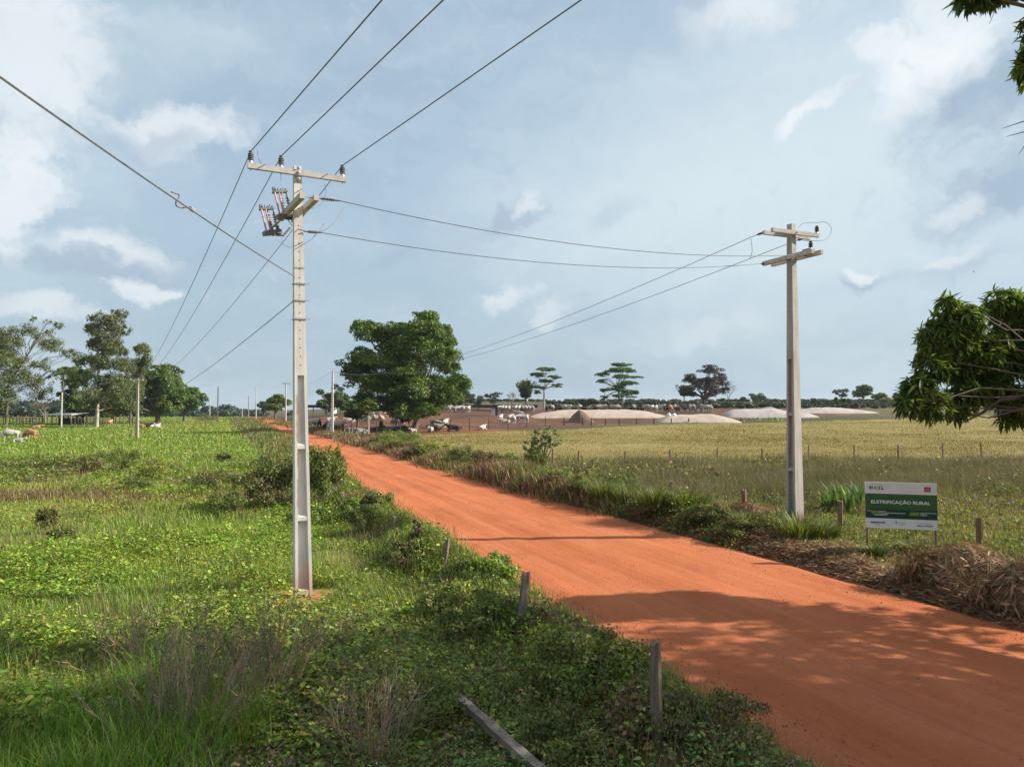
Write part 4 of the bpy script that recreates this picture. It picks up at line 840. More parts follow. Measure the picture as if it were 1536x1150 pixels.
bare_tree('bare_tree', 'thin leafless tree at the right shoulder of the purplish dark tree', 1092, 235, 565, .7, 43, .14)

# far woods that read as one mass
def woods(name, label, segs, pal, seed, Lf=2.2):
    g = np.random.default_rng(seed); cl = []
    for u0, u1, vt, Y, n in segs:
        for _ in range(n):
            u = g.uniform(u0, u1); c = at(u, vt + g.uniform(-2.5, 4), Y * g.uniform(.93, 1.07)); z0 = float(H(c[0], c[1])); h = max(1.5, c[2] - z0); q = g.uniform(.6, 1.15); cl.append((np.array([c[0], c[1], z0 + h * q * .42]), np.array([h * .85, h * .7, h * .52]) * q * g.uniform(.75, 1.35, 3) * [1, 1, 1 / 1.05]))
    m = MB(); crown(m, cl, len(cl) * (230 if Lf > 2 else 90), Lf, Lf * .6, pal, g, up=.2, shell=(.4, 1.05)); tag(m.build(name, M_leaf, loc=cl[0][0]), label, 'woods', None, 'stuff')
woods('far_woods', 'distant dark treeline along the left horizon', [(-260, 60, 602, 330, 40), (50, 240, 605, 340, 44), (230, 345, 612, 480, 26), (290, 345, 617, 420, 12), (345, 460, 614, 520, 16)], [(.045, .075, .055), (.06, .09, .06), (.05, .08, .05)], 51)
woods('far_woods', 'low scrub and hedge running along the far right ridge', [(1100, 1420, 602.5, 400, 150), (1180, 1560, 604, 330, 110), (1390, 1900, 602, 390, 110), (700, 1100, 604.5, 410, 130), (1280, 1560, 607, 260, 90), (1060, 1330, 608.5, 235, 130), (820, 1080, 606.5, 300, 110), (1180, 1700, 602.5, 345, 110)], G_HAZE + [(.10, .10, .05), (.09, .085, .045)], 52, 1.1)

# ------------------------------------------------------------------ farm buildings and mounds
M_tile = mat_noise('roof_tile', (.42, .15, .08), (.55, .24, .14), 2, bump=0)
M_wall = mat_noise('plaster', (.55, .52, .48), (.66, .62, .58), 3, bump=0)
M_dkwall = mat_noise('dark_sheet', (.045, .05, .05), (.09, .09, .085), 1.2, bump=.1)
M_tin = mat_noise('tin_roof', (.50, .50, .50), (.65, .65, .64), 2, bump=.1, rough=.5)
M_wood = mat_noise('corral_wood', (.16, .125, .10), (.27, .22, .18), 2, bump=.3)
def slab(u0, u1, v0, v1, Y0, Y1, th, mat, name, parent):
    a, b = at(u0, v1, Y0), at(u1, v1, Y1); h = (at(u0, v0, Y0) - a)[2]; h2 = (at(u1, v0, Y1) - b)[2]; n = np.cross(b - a, (0, 0, 1)); n /= np.linalg.norm(n); n *= th / 2
    return MB().hexa([a + n, b + n, b - n, a - n], [a + n + [0, 0, h], b + n + [0, 0, h2], b - n + [0, 0, h2], a - n + [0, 0, h]]).build(name, mat, parent)
# long low dark wall with a pale gate pillar
b_ = at(640, 612, 215); WLn = empty('long_shed', (b_[0], 215, float(H(b_[0], 215))), 'long low dark shed roof on posts behind the cattle pen', 'shed')
slab(455, 811, 607, 611.5, 240, 190, 3.2, M_dkwall, 'roof', WLn)
for u in np.linspace(470, 800, 9):
    Y_ = 240 - 50 * (u - 455) / 356; t_ = at(u, 611.5, Y_); z_ = float(H(t_[0], Y_)); MB().box(t_[0] - .12, t_[0] + .12, Y_ - .12, Y_ + .12, z_ - .3, t_[2] - .01).build('roof_post', M_wood, WLn)
t_ = at(740, 611.6, 165); z_ = float(H(t_[0], 165)); GP = empty('gate_pillar', (t_[0], 165, z_), 'white rendered pillar beside a dark post in the cattle pen', 'pillar')
MB().box(t_[0] - .42, t_[0] + .42, 164.6, 165.4, z_ - .2, t_[2]).build('shaft', M_wall, GP); MB().box(t_[0] + .45, t_[0] + 1.0, 164.7, 165.3, z_ - .2, t_[2] + .5).build('post', M_dkwall, GP)
MB().box(t_[0] - 3.2, t_[0] + 1.4, 164.3, 165.7, t_[2] + .004, t_[2] + .22).build('lintel', M_dkwall, GP)
# house with red roof
a_ = at(482, 613, 262); b_ = at(500.5, 613, 262); HS = empty('farm_house', ((a_[0] + b_[0]) / 2, 262, float(H(a_[0], 262))), 'small farmhouse with a red tiled roof left of the roadside white pole', 'house')
z0 = float(H(a_[0], 262)) - .2; ze = at(490, 608.5, 262)[2]; zr_ = at(490, 603.5, 262)[2]; x0, x1 = a_[0] + .3, b_[0] - .3
MB().box(x0, x1, 262, 268, z0, ze).build('wall', M_wall, HS)
MB().hexa([(x0 - .5, 261.4, ze + .004), (x1 + .5, 261.4, ze + .004), (x1 + .5, 268.6, ze + .004), (x0 - .5, 268.6, ze + .004)], [(x0 + .8, 264.9, zr_), (x1 - .8, 264.9, zr_), (x1 - .8, 265.1, zr_), (x0 + .8, 265.1, zr_)]).build('roof', M_tile, HS)
MB().box(x0 + 1, x0 + 1.9, 261.95, 262.02, z0 + .3, ze - .5).build('door', M_wood, HS); MB().box(x1 - 1.8, x1 - .8, 261.95, 262.02, z0 + 1.2, ze - .5).build('window', M_dkwall, HS)
# open shed on the left
a_ = at(64, 623, 168); b_ = at(111, 623, 168); SH = empty('open_shed', ((a_[0] + b_[0]) / 2, 170, float(H(a_[0], 170))), 'low open shed with a pale tin roof at the cattle corral on the left', 'shed')
MB().hexa([(a_[0], 167, a_[2]), (b_[0], 167, a_[2] + .1), (b_[0], 174, a_[2] + .5), (a_[0], 174, a_[2] + .4)], [(a_[0], 167, a_[2] + .18), (b_[0], 167, a_[2] + .28), (b_[0], 174, a_[2] + .68), (a_[0], 174, a_[2] + .58)]).build('roof', M_tin, SH)
for fx in (.04, .35, .65, .96):
    for yy in (167.4, 173.6):
        x_ = a_[0] + (b_[0] - a_[0]) * fx; MB().tube([(x_, yy, float(H(x_, yy)) - .3), (x_, yy, a_[2] + .03 + (.3 if yy > 170 else 0))], .14, 6).build('post', M_wood, SH)
MB().box(a_[0] + 1, b_[0] - 1.2, 172.6, 172.9, float(H(a_[0], 172)), float(H(a_[0], 172)) + 1.7).build('back_wall', M_dkwall, SH)
def corral(label, u0, u1, Y0, Y1, n, rails, top):
    p, q = at(u0, 612, Y0), at(u1, 612, Y1); root = empty('corral_fence', (p[0], Y0, float(H(p[0], Y0))), label, 'fence'); t = np.linspace(0, 1, n); xs = p[0] + (q[0] - p[0]) * t; ys = Y0 + (Y1 - Y0) * t; g = np.random.default_rng(n)
    for x, y in zip(xs, ys): m = MB(); post_mesh(m, (x, y, float(H(x, y))), top + g.uniform(-.1, .25), .11, (0, 0), g); m.build('post', M_wood, root)
    for hz in rails: m = MB(); m.tube([(x, y - .12, float(H(x, y)) + hz + g.uniform(-.04, .04)) for x, y in zip(xs, ys)], .055, 4); m.build('rail', M_wood, root)
corral('weathered wooden corral rails running left of the open shed', -60, 64, 166, 170, 26, (.5, .95, 1.4, 1.8), 1.9)
corral('second wooden corral fence behind the open shed and the eucalyptus trunks', 20, 205, 196, 200, 30, (.6, 1.1, 1.6), 1.9)
corral('wooden corral rails between the open shed and the tallest eucalyptus', 108, 160, 171, 170, 12, (.5, 1.0, 1.5), 1.7)
# silage mounds
M_sil = mat_noise('pinkish_tarp', (.36, .28, .23), (.47, .375, .32), .8, 9, bump=1.0, bscale=3, c3=(.36, .29, .25), s3=.2)
M_silg = mat_noise('greyish_tarp', (.31, .275, .265), (.43, .385, .37), .8, 9, bump=1.0, bscale=3, c3=(.42, .33, .29), s3=.25)
M_heap = mat_noise('brown_dirt', (.10, .065, .045), (.17, .11, .075), .8, 8, bump=.9, bscale=3)
def mound(name, label, cat, u0, u1, vt, Y, depth, mat, seed, peak=.5, sharp=2.2, bump=.22, skirt=.5):
    a, b = at(u0, 612, Y), at(u1, 612, Y); cx = (a[0] + b[0]) / 2; hx = (b[0] - a[0]) / 2; zt_ = at((u0 + u1) / 2, vt, Y)[2]; zb = float(min(H(a[0], Y), H(b[0], Y), H(cx, Y - depth))) - skirt; n1_, n2_ = 46, 22
    s, t = np.meshgrid(np.linspace(-1, 1, n1_), np.linspace(-1, 1, n2_)); ss_ = np.where(s < (peak * 2 - 1), (s - (peak * 2 - 1)) / (peak * 2), (s - (peak * 2 - 1)) / (2 - peak * 2))
    sh = np.clip(1 - np.abs(ss_) ** sharp, 0, 1) * np.clip(1 - np.abs(t) ** 2.2, 0, 1); x = cx + s * hx; y = Y + t * depth
    z = zb + (zt_ - zb) * (sh ** .8) * (1 + bump * (2 * fbm(x.ravel(), y.ravel(), .22, seed).reshape(x.shape) - 1)); V = np.stack([x, y, z], -1).reshape(-1, 3)
    i = (np.arange(n2_ - 1)[:, None] * n1_ + np.arange(n1_ - 1)[None]).ravel(); m = MB(); m.add(V, np.stack([i, i + 1, i + n1_ + 1, i + n1_], 1))
    return tag(m.build(name, mat, loc=(cx, Y, zb + skirt), shade=True), label, cat)
mound('silage_mound', 'longest pinkish silage mound, behind the brown dirt heap', 'silage mound', 786, 1010, 615.0, 166, 8, M_sil, 1, .45, 3.6)
mound('silage_mound', 'lower pinkish silage mound right of the white sacks', 'silage mound', 980, 1112, 620.5, 152, 6, M_sil, 2, .4, 3.0)
mound('silage_mound', 'greyish silage mound behind the shaft of the right concrete pole', 'silage mound', 1078, 1226, 614.0, 166, 7, M_silg, 3, .35, 3.6)
mound('silage_mound', 'greyish silage mound farthest right, before the hanging mango branch', 'silage mound', 1168, 1322, 611.5, 178, 7, M_silg, 4, .4, 2.6)
mound('dirt_heap', 'brown conical dirt heap in front of the longest silage mound', 'dirt heap', 849, 893, 615.5, 150, 3.2, M_heap, 5, .45, 1.25, .25)
mound('rubble_pile', 'dark heap of rubble lying across the top of the middle greyish mound', 'rubble pile', 1130, 1172, 610.5, 176, 2.5, M_poly, 6, .5, 2.5, .3)
for k, (u, v) in enumerate(((1003.5, 622.5), (1011, 622.8))):
    c = at(u, v, 151); m = MB(); th = np.linspace(0, math.pi, 7); m.lathe(c + [0, 0, -.45], (0, 0, 1), [(0, .25), (.1, .5), (.4, .52), (.7, .4), (.85, .12), (.95, .16)], 10)
    tag(m.build('white_sack', M_white, loc=c + [0, 0, -.45], shade=True), ['left one of the two white sacks between the silage mounds', 'right one of the two white sacks between the silage mounds'][k], 'sack')
# feed trough along the feedlot
TR = empty('feed_trough', (20, 170, float(H(20, 170))), 'long low concrete feed trough in front of the feedlot cattle', 'trough')
xs = np.linspace(at(822, 612, 171)[0], at(1066, 612, 171)[0], 12)
m = MB()
for x0, x1 in zip(xs[:-1], xs[1:]): z = float(H((x0 + x1) / 2, 171)); m.box(x0, x1 - .15, 170.6, 171.4, z - .2, z + .55)
m.build('basin', M_conc_old, TR)
for x in xs: z = float(H(x, 171.8)); MB().tube([(x, 171.8, z - .3), (x, 171.8, z + 1.7)], .09, 6).build('post', M_wood, TR)
m = MB(); m.tube([(x, 171.8, float(H(x, 171.8)) + 1.45) for x in xs], .05, 4); m.build('rail', M_wood, TR)

# ------------------------------------------------------------------ cattle
def cow_mesh(pose):
    V, Rd, E = [], [], []
    def chain(pts, start=None):
        prev = start
        for x, y, z, r in pts:
            V.append((x, y, z)); Rd.append(r); i = len(V) - 1
            if prev is not None: E.append((prev, i))
            prev = i
        return prev
    dz = -.62 if pose == 'lying' else 0
    chain([(-.72, 0, 1.16 + dz, .27), (-.35, 0, 1.10 + dz, .33), (.10, 0, 1.07 + dz, .35), (.48, 0, 1.14 + dz, .33)]); sh, rump, mid = 3, 0, 2
    if pose == 'grazing': chain([(.80, 0, 1.0, .19), (1.02, 0, .68, .14), (1.14, 0, .40, .12), (1.22, 0, .16, .075)], sh)
    else: chain([(.80, 0, 1.30 + dz, .20), (1.02, 0, 1.45 + dz, .14), (1.20, 0, 1.42 + dz, .12), (1.42, 0, 1.24 + dz, .075)], sh)
    hd = len(V) - 2
    chain([(.42, 0, 1.50 + dz, .13)], sh)                                   # hump
    for s in (-1, 1):
        chain([(V[hd][0] - .08, s * .24, V[hd][2] + .02, .045), (V[hd][0] - .12, s * .36, V[hd][2] - .08, .025)], hd)
        chain([(V[hd][0] - .1, s * .12, V[hd][2] + .2, .025)], hd)
        if pose == 'lying':
            chain([(.55, s * .30, .26, .10), (.85, s * .34, .12, .065), (.62, s * .36, .06, .05)], sh); chain([(-.62, s * .36, .30, .16), (-.30, s * .46, .14, .08), (-.62, s * .50, .06, .05)], rump)
        else:
            f = s * .07
            chain([(.50 + f, s * .20, .70, .12), (.52 + f, s * .20, .40, .068), (.50 + f, s * .20, .05, .058)], sh)
            chain([(-.66 - f, s * .20, .78, .16), (-.60 - f, s * .20, .55, .085), (-.76 - f, s * .20, .38, .058), (-.72 - f, s * .20, .05, .055)], rump)
    chain([(-1.0, 0, 1.15 + dz, .05), (-1.04, 0, .75 + max(dz, -.45), .03), (-1.04, 0, .50 + max(dz, -.35), .045)], rump)
    me = bpy.data.meshes.new('cow'); me.from_pydata(V, E, []); o = bpy.data.objects.new('tmp', me); scene.collection.objects.link(o)
    sk = o.modifiers.new('skin', 'SKIN'); sk.use_smooth_shade = True; o.modifiers.new('sub', 'SUBSURF').levels = 1
    for i, r in enumerate(Rd): me.skin_vertices[0].data[i].radius = (r * .92, r)
    me.skin_vertices[0].data[mid].use_root = True
    dg = bpy.context.evaluated_depsgraph_get(); r_ = bpy.data.meshes.new_from_object(o.evaluated_get(dg)); bpy.data.objects.remove(o); bpy.data.meshes.remove(me); r_.name = 'cow_' + pose; r_.materials.clear(); return r_
COAT = {'white': mat_noise('white_coat', (.38, .355, .32), (.50, .47, .43), 2, bump=0), 'black': mat_noise('black_coat', (.018, .016, .016), (.04, .035, .032), 2, bump=0),
        'grey': mat_noise('grey_coat', (.22, .21, .20), (.42, .40, .38), 1.6, bump=0), 'tan': mat_noise('tan_coat', (.40, .21, .11), (.52, .30, .17), 2, bump=0)}
COWS = {}
for ps in ('standing', 'grazing', 'lying'):
    base_me = cow_mesh(ps)
    for ct in COAT: me = base_me.copy(); me.materials.append(COAT[ct]); COWS[ps, ct] = me
def cow(u, Y, pose, coat, rz, label, group=None, sc=1.0):
    p = at(u, 612, Y); o = bpy.data.objects.new('cow', COWS[pose, coat]); scene.collection.objects.link(o); o.location = (p[0], Y, float(H(p[0], Y)) + (.0 if pose != 'lying' else .02)); o.rotation_euler = (0, 0, R(rz)); o.scale = (sc,) * 3
    return tag(o, label, 'cow', group)
cow(17, 87, 'grazing', 'white', 205, 'white cow grazing alone at the far left of the green pasture')
cow(47, 88, 'grazing', 'tan', 170, 'tan brown cow grazing right of the white one in the pasture')
cow(29, 84, 'lying', 'white', 10, 'white calf right behind the white grazing cow in the pasture', sc=.7)
cow(53, 150, 'standing', 'white', 120, 'white cow standing below the corral rails on the left')
cow(56, 140, 'lying', 'tan', 20, 'pale tan calf lying below the white cow at the corral', sc=.8)
cow(219, 145, 'lying', 'black', 20, 'black cow lying right of the lone pasture pole', sc=1.1); cow(212.5, 143, 'lying', 'tan', 160, 'tan cow lying at the foot of the lone pasture pole'); cow(225, 146, 'lying', 'white', 60, 'white cow lying right behind the black one near the pasture pole'); cow(236.5, 143, 'lying', 'white', 90, 'white cow lying by itself in front of the round mango')
cow(166, 160, 'standing', 'tan', 100, 'tan cow standing right of the tallest eucalyptus trunk')
cow(652, 114, 'lying', 'black', 160, 'black and pale cow lying right of the big mango trunk', sc=1.1); cow(647.5, 113.5, 'lying', 'white', 250, 'white cow lying behind the black one right of the big mango trunk')
cow(681, 116, 'lying', 'black', 175, 'black cow lying stretched by the pen fence, on its own', sc=1.25); cow(723.5, 119, 'lying', 'white', 60, 'white cow lying alone by the pen fence near the dry field')
cow(668, 124, 'standing', 'white', 75, 'white cow standing tail on, right of the big mango trunk', sc=1.15); cow(655.5, 127, 'standing', 'black', 20, 'black cow standing behind the tail on white one'); cow(661, 123, 'lying', 'white', 190, 'white cow lying at the feet of the tail on one'); cow(655, 125, 'grazing', 'grey', 180, 'grey cow with lowered head beside the tail on white one')
cow(590, 130, 'standing', 'white', 85, 'white cow standing tail on, leftmost of the group left of the mango trunk', sc=1.1); cow(596.5, 133, 'standing', 'grey', 95, 'grey cow between the white and black ones left of the mango trunk', sc=1.1); cow(601, 134, 'standing', 'white', 160, 'white cow behind the grey one left of the mango trunk', sc=1.15); cow(607, 131, 'standing', 'black', 170, 'big black cow standing left of the mango trunk', sc=1.2)
cow(598, 115, 'lying', 'black', 30, 'black cow lying below the white cows left of the mango trunk'); cow(612, 113, 'lying', 'black', 150, 'black cow lying right in front of the mango trunk'); cow(619.5, 112, 'lying', 'white', 240, 'white faced cow lying at the mango trunk foot', sc=.8); cow(572, 118, 'standing', 'black', 100, 'black cow standing behind the thin sapling', sc=1.1); cow(566, 114, 'lying', 'black', 10, 'black cow lying right of the thin sapling'); cow(543, 108, 'lying', 'grey', 200, 'grey cow lying behind the short pale stakes'); cow(531, 109, 'lying', 'grey', 160, 'grey cow lying left behind the short pale stakes')
cow(470, 128, 'standing', 'white', 60, 'white cow standing just right of the near pole shaft', sc=1.35); cow(479, 132, 'standing', 'black', 110, 'black cow beside the white one near the tall pole shaft', sc=1.2)
for k, (u, Y, ct, rz, w) in enumerate(((490, 114, 'black', 80, 'black cow facing away, left of the roadside white pole'), (494, 113, 'grey', 95, 'grey cow tail on, just left of the roadside white pole'), (506, 115, 'grey', 20, 'grey cow just right of the roadside white pole'), (510.5, 116, 'black', 70, 'black cow second to the right of the roadside white pole'))): cow(u, Y, 'standing', ct, rz, w, sc=1.1)
cow(496, 165, 'lying', 'white', 30, 'white cow lying behind the roadside white pole', sc=1.2); cow(525, 155, 'lying', 'white', 190, 'white cow lying right of the roadside white pole', sc=1.2)
gq = np.random.default_rng(77)
for k in range(12):
    ps = ('standing', 'lying', 'grazing')[k % 3]; ct = ('white', 'white', 'grey', 'white', 'tan')[k % 5]; u = 541 + 3.2 * k
    cow(u, 150 + 7 * (k % 3), ps, ct, gq.uniform(0, 360), 'one of the pale cattle crowded under the left half of the big mango tree', 'pale cattle crowded under the big mango tree', 1.15)
for k in range(9):
    cow(671 + 4.0 * k, 178 + 3 * (k % 2), 'standing', 'white' if k != 3 else 'black', gq.choice([80, 100, 20, 160]), 'one of the cattle lined up on the red bank right of the big mango tree', 'cattle lined up right of the big mango tree', 1.15)
for k in range(11):
    cow(749 + 5.0 * k, 178, 'standing', ('white', 'grey', 'white')[k % 3], gq.choice([80, 100, 30, 170]), 'one of the pale cattle lined up under the long dark roof', 'pale cattle lined up under the long dark roof', 1.2)
for (u, Y, ps, ct, rz, lb) in ((751, 148, 'standing', 'white', 75, 'white cow standing right of the white pillar'), (757, 142, 'lying', 'white', 185, 'white cow lying right of the white pillar'), (765.5, 149, 'standing', 'grey', 60, 'grey cow behind the white one in the middle of the pen'), (771, 139, 'standing', 'white', 95, 'white cow standing tail on in the middle of the pen'),
                               (777, 150, 'standing', 'grey', 30, 'grey cow right of the tail on white one in the middle of the pen'), (783, 147, 'standing', 'grey', 10, 'grey cow walking, second from the right in the pen group'), (790.5, 145, 'standing', 'white', 90, 'white cow at the right end of the pen group'), (779, 158, 'standing', 'white', 150, 'white cow behind the grey pair at the end of the pen')): cow(u, Y, ps, ct, rz, lb, sc=1.15)
for k in range(44):
    u = 826 + 5.5 * k + gq.uniform(-2, 2); 
    if 878 < u < 884: continue
    ct = gq.choice(['black', 'grey', 'white', 'black', 'grey', 'tan'], p=[.32, .24, .24, .08, .08, .04])
    cow(u, 174 + gq.uniform(-.6, 4), 'standing', str(ct), gq.choice([70, 110, 85, 10, 175, 250, 290]), 'one of the mixed black, grey and white cattle standing along the feed trough', 'cattle standing along the feed trough', 1.3)
# a bird
c = at(1460, 408, 115); m = MB()
m.lathe(c - [.16, 0, 0], (1, 0, .1), [(0, .005), (.08, .035), (.2, .045), (.28, .03), (.34, .005)], 8)
for s in (-1, 1): m.add([c + [.0, 0, .02], c + [.12, 0, .02], c + [.02, s * .38, .12], c + [-.05, s * .3, .10]], [(0, 1, 2, 3)])
tag(m.build('bird', M_hole, loc=c), 'tiny dark bird flying above the hanging mango branch', 'bird')

# ------------------------------------------------------------------ the near mango tree (trunk outside the picture, branches reach in)
def rosettes(mb, Pt, O, g, n=11, L=.21, W=.052, pal=None, near=True):
    N_ = len(Pt); P = np.repeat(Pt, n, 0); O = np.repeat(O, n, 0); rd = rdir(N_ * n, g); rad = unit(rd - O * (rd * O).sum(1)[:, None])
    D = unit(rad * g.uniform(.6, 1.1, (N_ * n, 1)) + O * g.uniform(.1, .6, (N_ * n, 1)) + np.array([0, 0, -.75]) * g.uniform(.4, 1.2, (N_ * n, 1)))
    Nn = unit(np.cross(np.cross(D, np.array([0, 0, 1.])), D) + rdir(N_ * n, g) * .35); C = palette(N_ * n, pal, .25, g, np.repeat(g.integers(0, len(pal), N_), n))
    leaves(mb, P + D * .02, D, Nn, L * g.uniform(.7, 1.25, N_ * n), W * g.uniform(.75, 1.2, N_ * n), C, near, .22)
def near_mango():
    g = np.random.default_rng(202); bx, by = 16.2, 9.5; base = np.array([bx, by, float(H(bx, by))]); root = empty('mango_tree', base, 'near mango tree whose leafy branches hang into the right edge of the picture', 'tree')
    pal = [(.09, .155, .022), (.12, .195, .028), (.065, .115, .02), (.16, .23, .035), (.10, .14, .025)]
    m = MB(); t = MB(); fork = base + np.array([-.3, .2, 3.2])
    t.tube([base - [0, 0, .4], base + [0, 0, .4], base + [-.1, .1, 1.8], fork], [.75, .55, .47, .42], 12)
    # whole crown
    cen, rad = np.array([bx + .3, 9.4, 9.7]), np.array([7.0, 5.4, 6.2]); sub = []
    for _ in range(82):
        v = rdir(1, g)[0]; sub.append((cen + v * rad * g.uniform(.45, .93), g.uniform(.9, 1.7)))
    for _ in range(26):
        v = rdir(1, g)[0]; sub.append((np.array([16.3, 13.0, 8.3]) + v * np.array([5.6, 2.6, 5.6]) * g.uniform(.3, 1), g.uniform(.8, 1.4)))
    pts, out = [], []
    for c, r in sub:
        if c[0] - r < c[1] * .725 + .35 or c[2] - r < 2.7: continue
        k = int(27 * r * r); v = rdir(k, g); pts.append(c + v * r * g.uniform(.5, 1.05, (k, 1))); out.append(v)
        t.tube(branch_curve(fork, c, np.array([0, 0, .8]), g), np.linspace(.17, .03, 6), 6, cap=False)
    rosettes(m, np.concatenate(pts), np.concatenate(out), g, 10, .24, .065, pal)
    # the boughs in view
    vis = [(1440, 478, 40, 26, 15.2), (1412, 508, 34, 30, 15.2), (1468, 520, 42, 34, 15.6), (1395, 560, 24, 26, 15.0), (1440, 560, 38, 26, 15.6), (1376, 598, 26, 20, 14.8), (1400, 618, 28, 22, 14.8), (1450, 605, 26, 20, 15.2), (1362, 622, 14, 13, 14.6),
           (1505, 560, 26, 26, 16), (1530, 470, 38, 40, 16), (1545, 545, 34, 30, 16.2), (1520, 612, 26, 22, 15.4), (1438, 633, 11, 11, 14.9), (1472, 585, 24, 20, 15.6), (1535, 510, 30, 30, 16.3), (1508, 520, 30, 28, 16.0), (1492, 590, 26, 20, 15.6), (1500, 450, 22, 18, 15.8), (1515, 640, 18, 12, 15.2), (1600, 560, 44, 40, 15.6), (1610, 640, 44, 34, 14.8), (1660, 500, 50, 44, 15.2), (1680, 620, 46, 40, 14.4), (1620, 470, 40, 36, 16), (1600, 30, 44, 40, 12.8), (1620, 120, 40, 44, 12.6), (1580, -60, 50, 40, 12.8), (1545, 620, 22, 26, 15), (1420, 455, 15, 9, 15.2),
           (1478, -22, 32, 26, 13), (1452, -2, 12, 12, 13), (1500, -12, 22, 12, 13), (1552, 95, 22, 34, 13), (1560, 40, 24, 30, 13)]
    hub = at(1690, 585, 14.6); t.tube(branch_curve(fork, hub, np.array([0, 0, .2]), g), np.linspace(.2, .07, 6), 8, cap=False)
    hub2 = at(1600, 40, 12.6); t.tube(branch_curve(fork, hub2, np.array([.6, 0, 2.0]), g), np.linspace(.2, .05, 6), 7, cap=False)
    pts, out, ctr = [], [], []
    for u, v, ru, rv, Yd in vis:
        v = v - 14 if v > 540 else v
        k = pxm(Yd); c = at(u, v, Yd); r = np.array([ru * k, (ru + rv) / 2 * k, rv * k]); n = max(6, int(62 * r[0] * r[2] / .16)); vv = rdir(n, g)
        pts.append(c + vv * r * g.uniform(.25, 1.0, (n, 1)) ** .6); out.append(unit(vv + np.array([-.25, 0, .25]))); ctr.append(c)
        h_ = hub if v > 300 else hub2; t.tube(branch_curve(h_, c, g.normal(0, .3, 3) + [0, 0, -.25 if v > 560 else .25], g, 7), np.linspace(.034, .011, 7), 6, cap=False)
        for _ in range(7): t.tube(branch_curve(c, c + rdir(1, g)[0] * r * .9, g.normal(0, .05, 3), g, 4), np.linspace(.018, .005, 4), 4, cap=False)
    rosettes(m, np.concatenate(pts), np.concatenate(out), g, 10, .25, .062, pal)
    # low bough and bare twigs
    low = [at(1600, 600, 15.2), at(1530, 597, 15), at(1500, 600, 14.9), at(1472, 620, 14.9), at(1440, 626, 14.8), at(1392, 624, 14.7)]; t.tube(low, np.linspace(.055, .010, 6), 7)
    t.tube([low[3], at(1452, 630, 14.8), at(1438, 636, 14.8)], [.03, .02, .008], 5); t.tube([low[4], at(1410, 630, 14.7), at(1393, 638, 14.7)], [.02, .012, .006], 5)
    for tw in ([(1575, 170, 12.6), (1530, 184, 12.6), (1503, 193, 12.6)], [(1575, 196, 12.6), (1536, 198, 12.6), (1510, 205, 12.6)], [(1570, 190, 12.6), (1540, 214, 12.6), (1528, 232, 12.6)], [(1510, -30, 12.9), (1498, 4, 12.9), (1484, 36, 12.9)], [(1520, -20, 12.9), (1488, 6, 12.9), (1470, 26, 12.9)]):
        t.tube([at(*q) for q in tw], [.014, .009, .004], 4)
    t.tube([hub2, at(1570, 150, 12.6), at(1575, 200, 12.6)], [.05, .03, .012], 5)
    m.build('crown', M_mango, root); t.build('trunk', M_bark, root)
near_mango()

# ------------------------------------------------------------------ low vegetation
def scatter(n, y0, y1, a0=-.80, a1=.80, g=rng, power=0.0):
    y = np.exp(g.uniform(math.log(y0), math.log(y1), n)) if power == 0 else (g.uniform(0, 1, n) * (y1 ** power - y0 ** power) + y0 ** power) ** (1 / power)
    x = y * g.uniform(a0, a1, n); return x, y
NOPE = [(-4.58, 15.1, .8, 0), (1.5, 7.6, .36, .42), (1.6, 8.0, .30, .42), (.2, 11.7, .42, .42), (-1.45, 16.3, .5, .35), (-1.0, 10.1, .3, .4), (-.55, 9.4, .25, .4), (-.1, 8.6, .25, .4)]
def clear(x, y):
    k = np.ones(len(x), bool)
    for a_, b_, r_, keep in NOPE: k &= (np.hypot(x - a_, (y - b_) * .8) > r_ * (.7 + .6 * vn(x, y, 3, 1))) | (vn(x, y, 37, 2) < keep)
    return k
def ground_pts(x, y): return np.stack([x, y, H(x, y)], 1)
def tt_(x, y): return road_q(x, y) - QC
def mound_h(x, y):                                 # creeper bank along the left fence
    t = tt_(x, y); s = RT[0] * x + RT[1] * y
    return (.36 + .18 * smooth(9, 16, y)) * np.exp(-((t + 5.1) / .85) ** 2) * (.30 + 1.0 * vn(s, t, .55, 12)) * smooth(4, 6, y) * (1 - smooth(40, 80, y))
PG = [(.140, .245, .028), (.180, .285, .034), (.105, .195, .022), (.225, .31, .044)]
PY = [(.29, .33, .05), (.32, .31, .07), (.24, .28, .04)]
PB = [(.17, .12, .07), (.20, .155, .09), (.14, .095, .055)]
def mixpal(n, g, wy, wb, base=PG, yel=PY, brn=PB, var=.22):
    u = g.random(n); C = palette(n, base, var, g); Cy = palette(n, yel, var, g); Cb = palette(n, brn, var, g)
    C = np.where((u < wy)[:, None], Cy, C); return np.where((u > 1 - wb)[:, None], Cb, C)
def grass_field(name, label, x, y, per, h0, h1, wmin, wk, pal_fn, g, lean=(.15, .8), mat=None, zoff=None, spread=.10):
    P = ground_pts(x, y);
    if zoff is not None: P[:, 2] += zoff
    hs = g.uniform(h0, h1, len(x)) if np.isscalar(h0) else h0
    P = np.repeat(P, per, 0); n = len(P); yy = P[:, 1]; sp = spread * (1 + yy[:, None] * .03); P[:, :2] += g.normal(0, 1, (n, 2)) * sp
    h = np.repeat(hs, per) * g.uniform(.55, 1.15, n); k_ = clear(P[:, 0], P[:, 1]); P, h, yy, n = P[k_], h[k_], yy[k_], int(k_.sum()); w = np.maximum(wmin, yy * wk) * g.uniform(.7, 1.3, n)
    m = MB(); blades(m, P, h, w, g.uniform(0, 2 * math.pi, n), g.uniform(*lean, n), pal_fn(P, n)); return tag(m.build(name, mat or M_grass), label, 'grass', None, 'stuff')
g = np.random.default_rng(400)
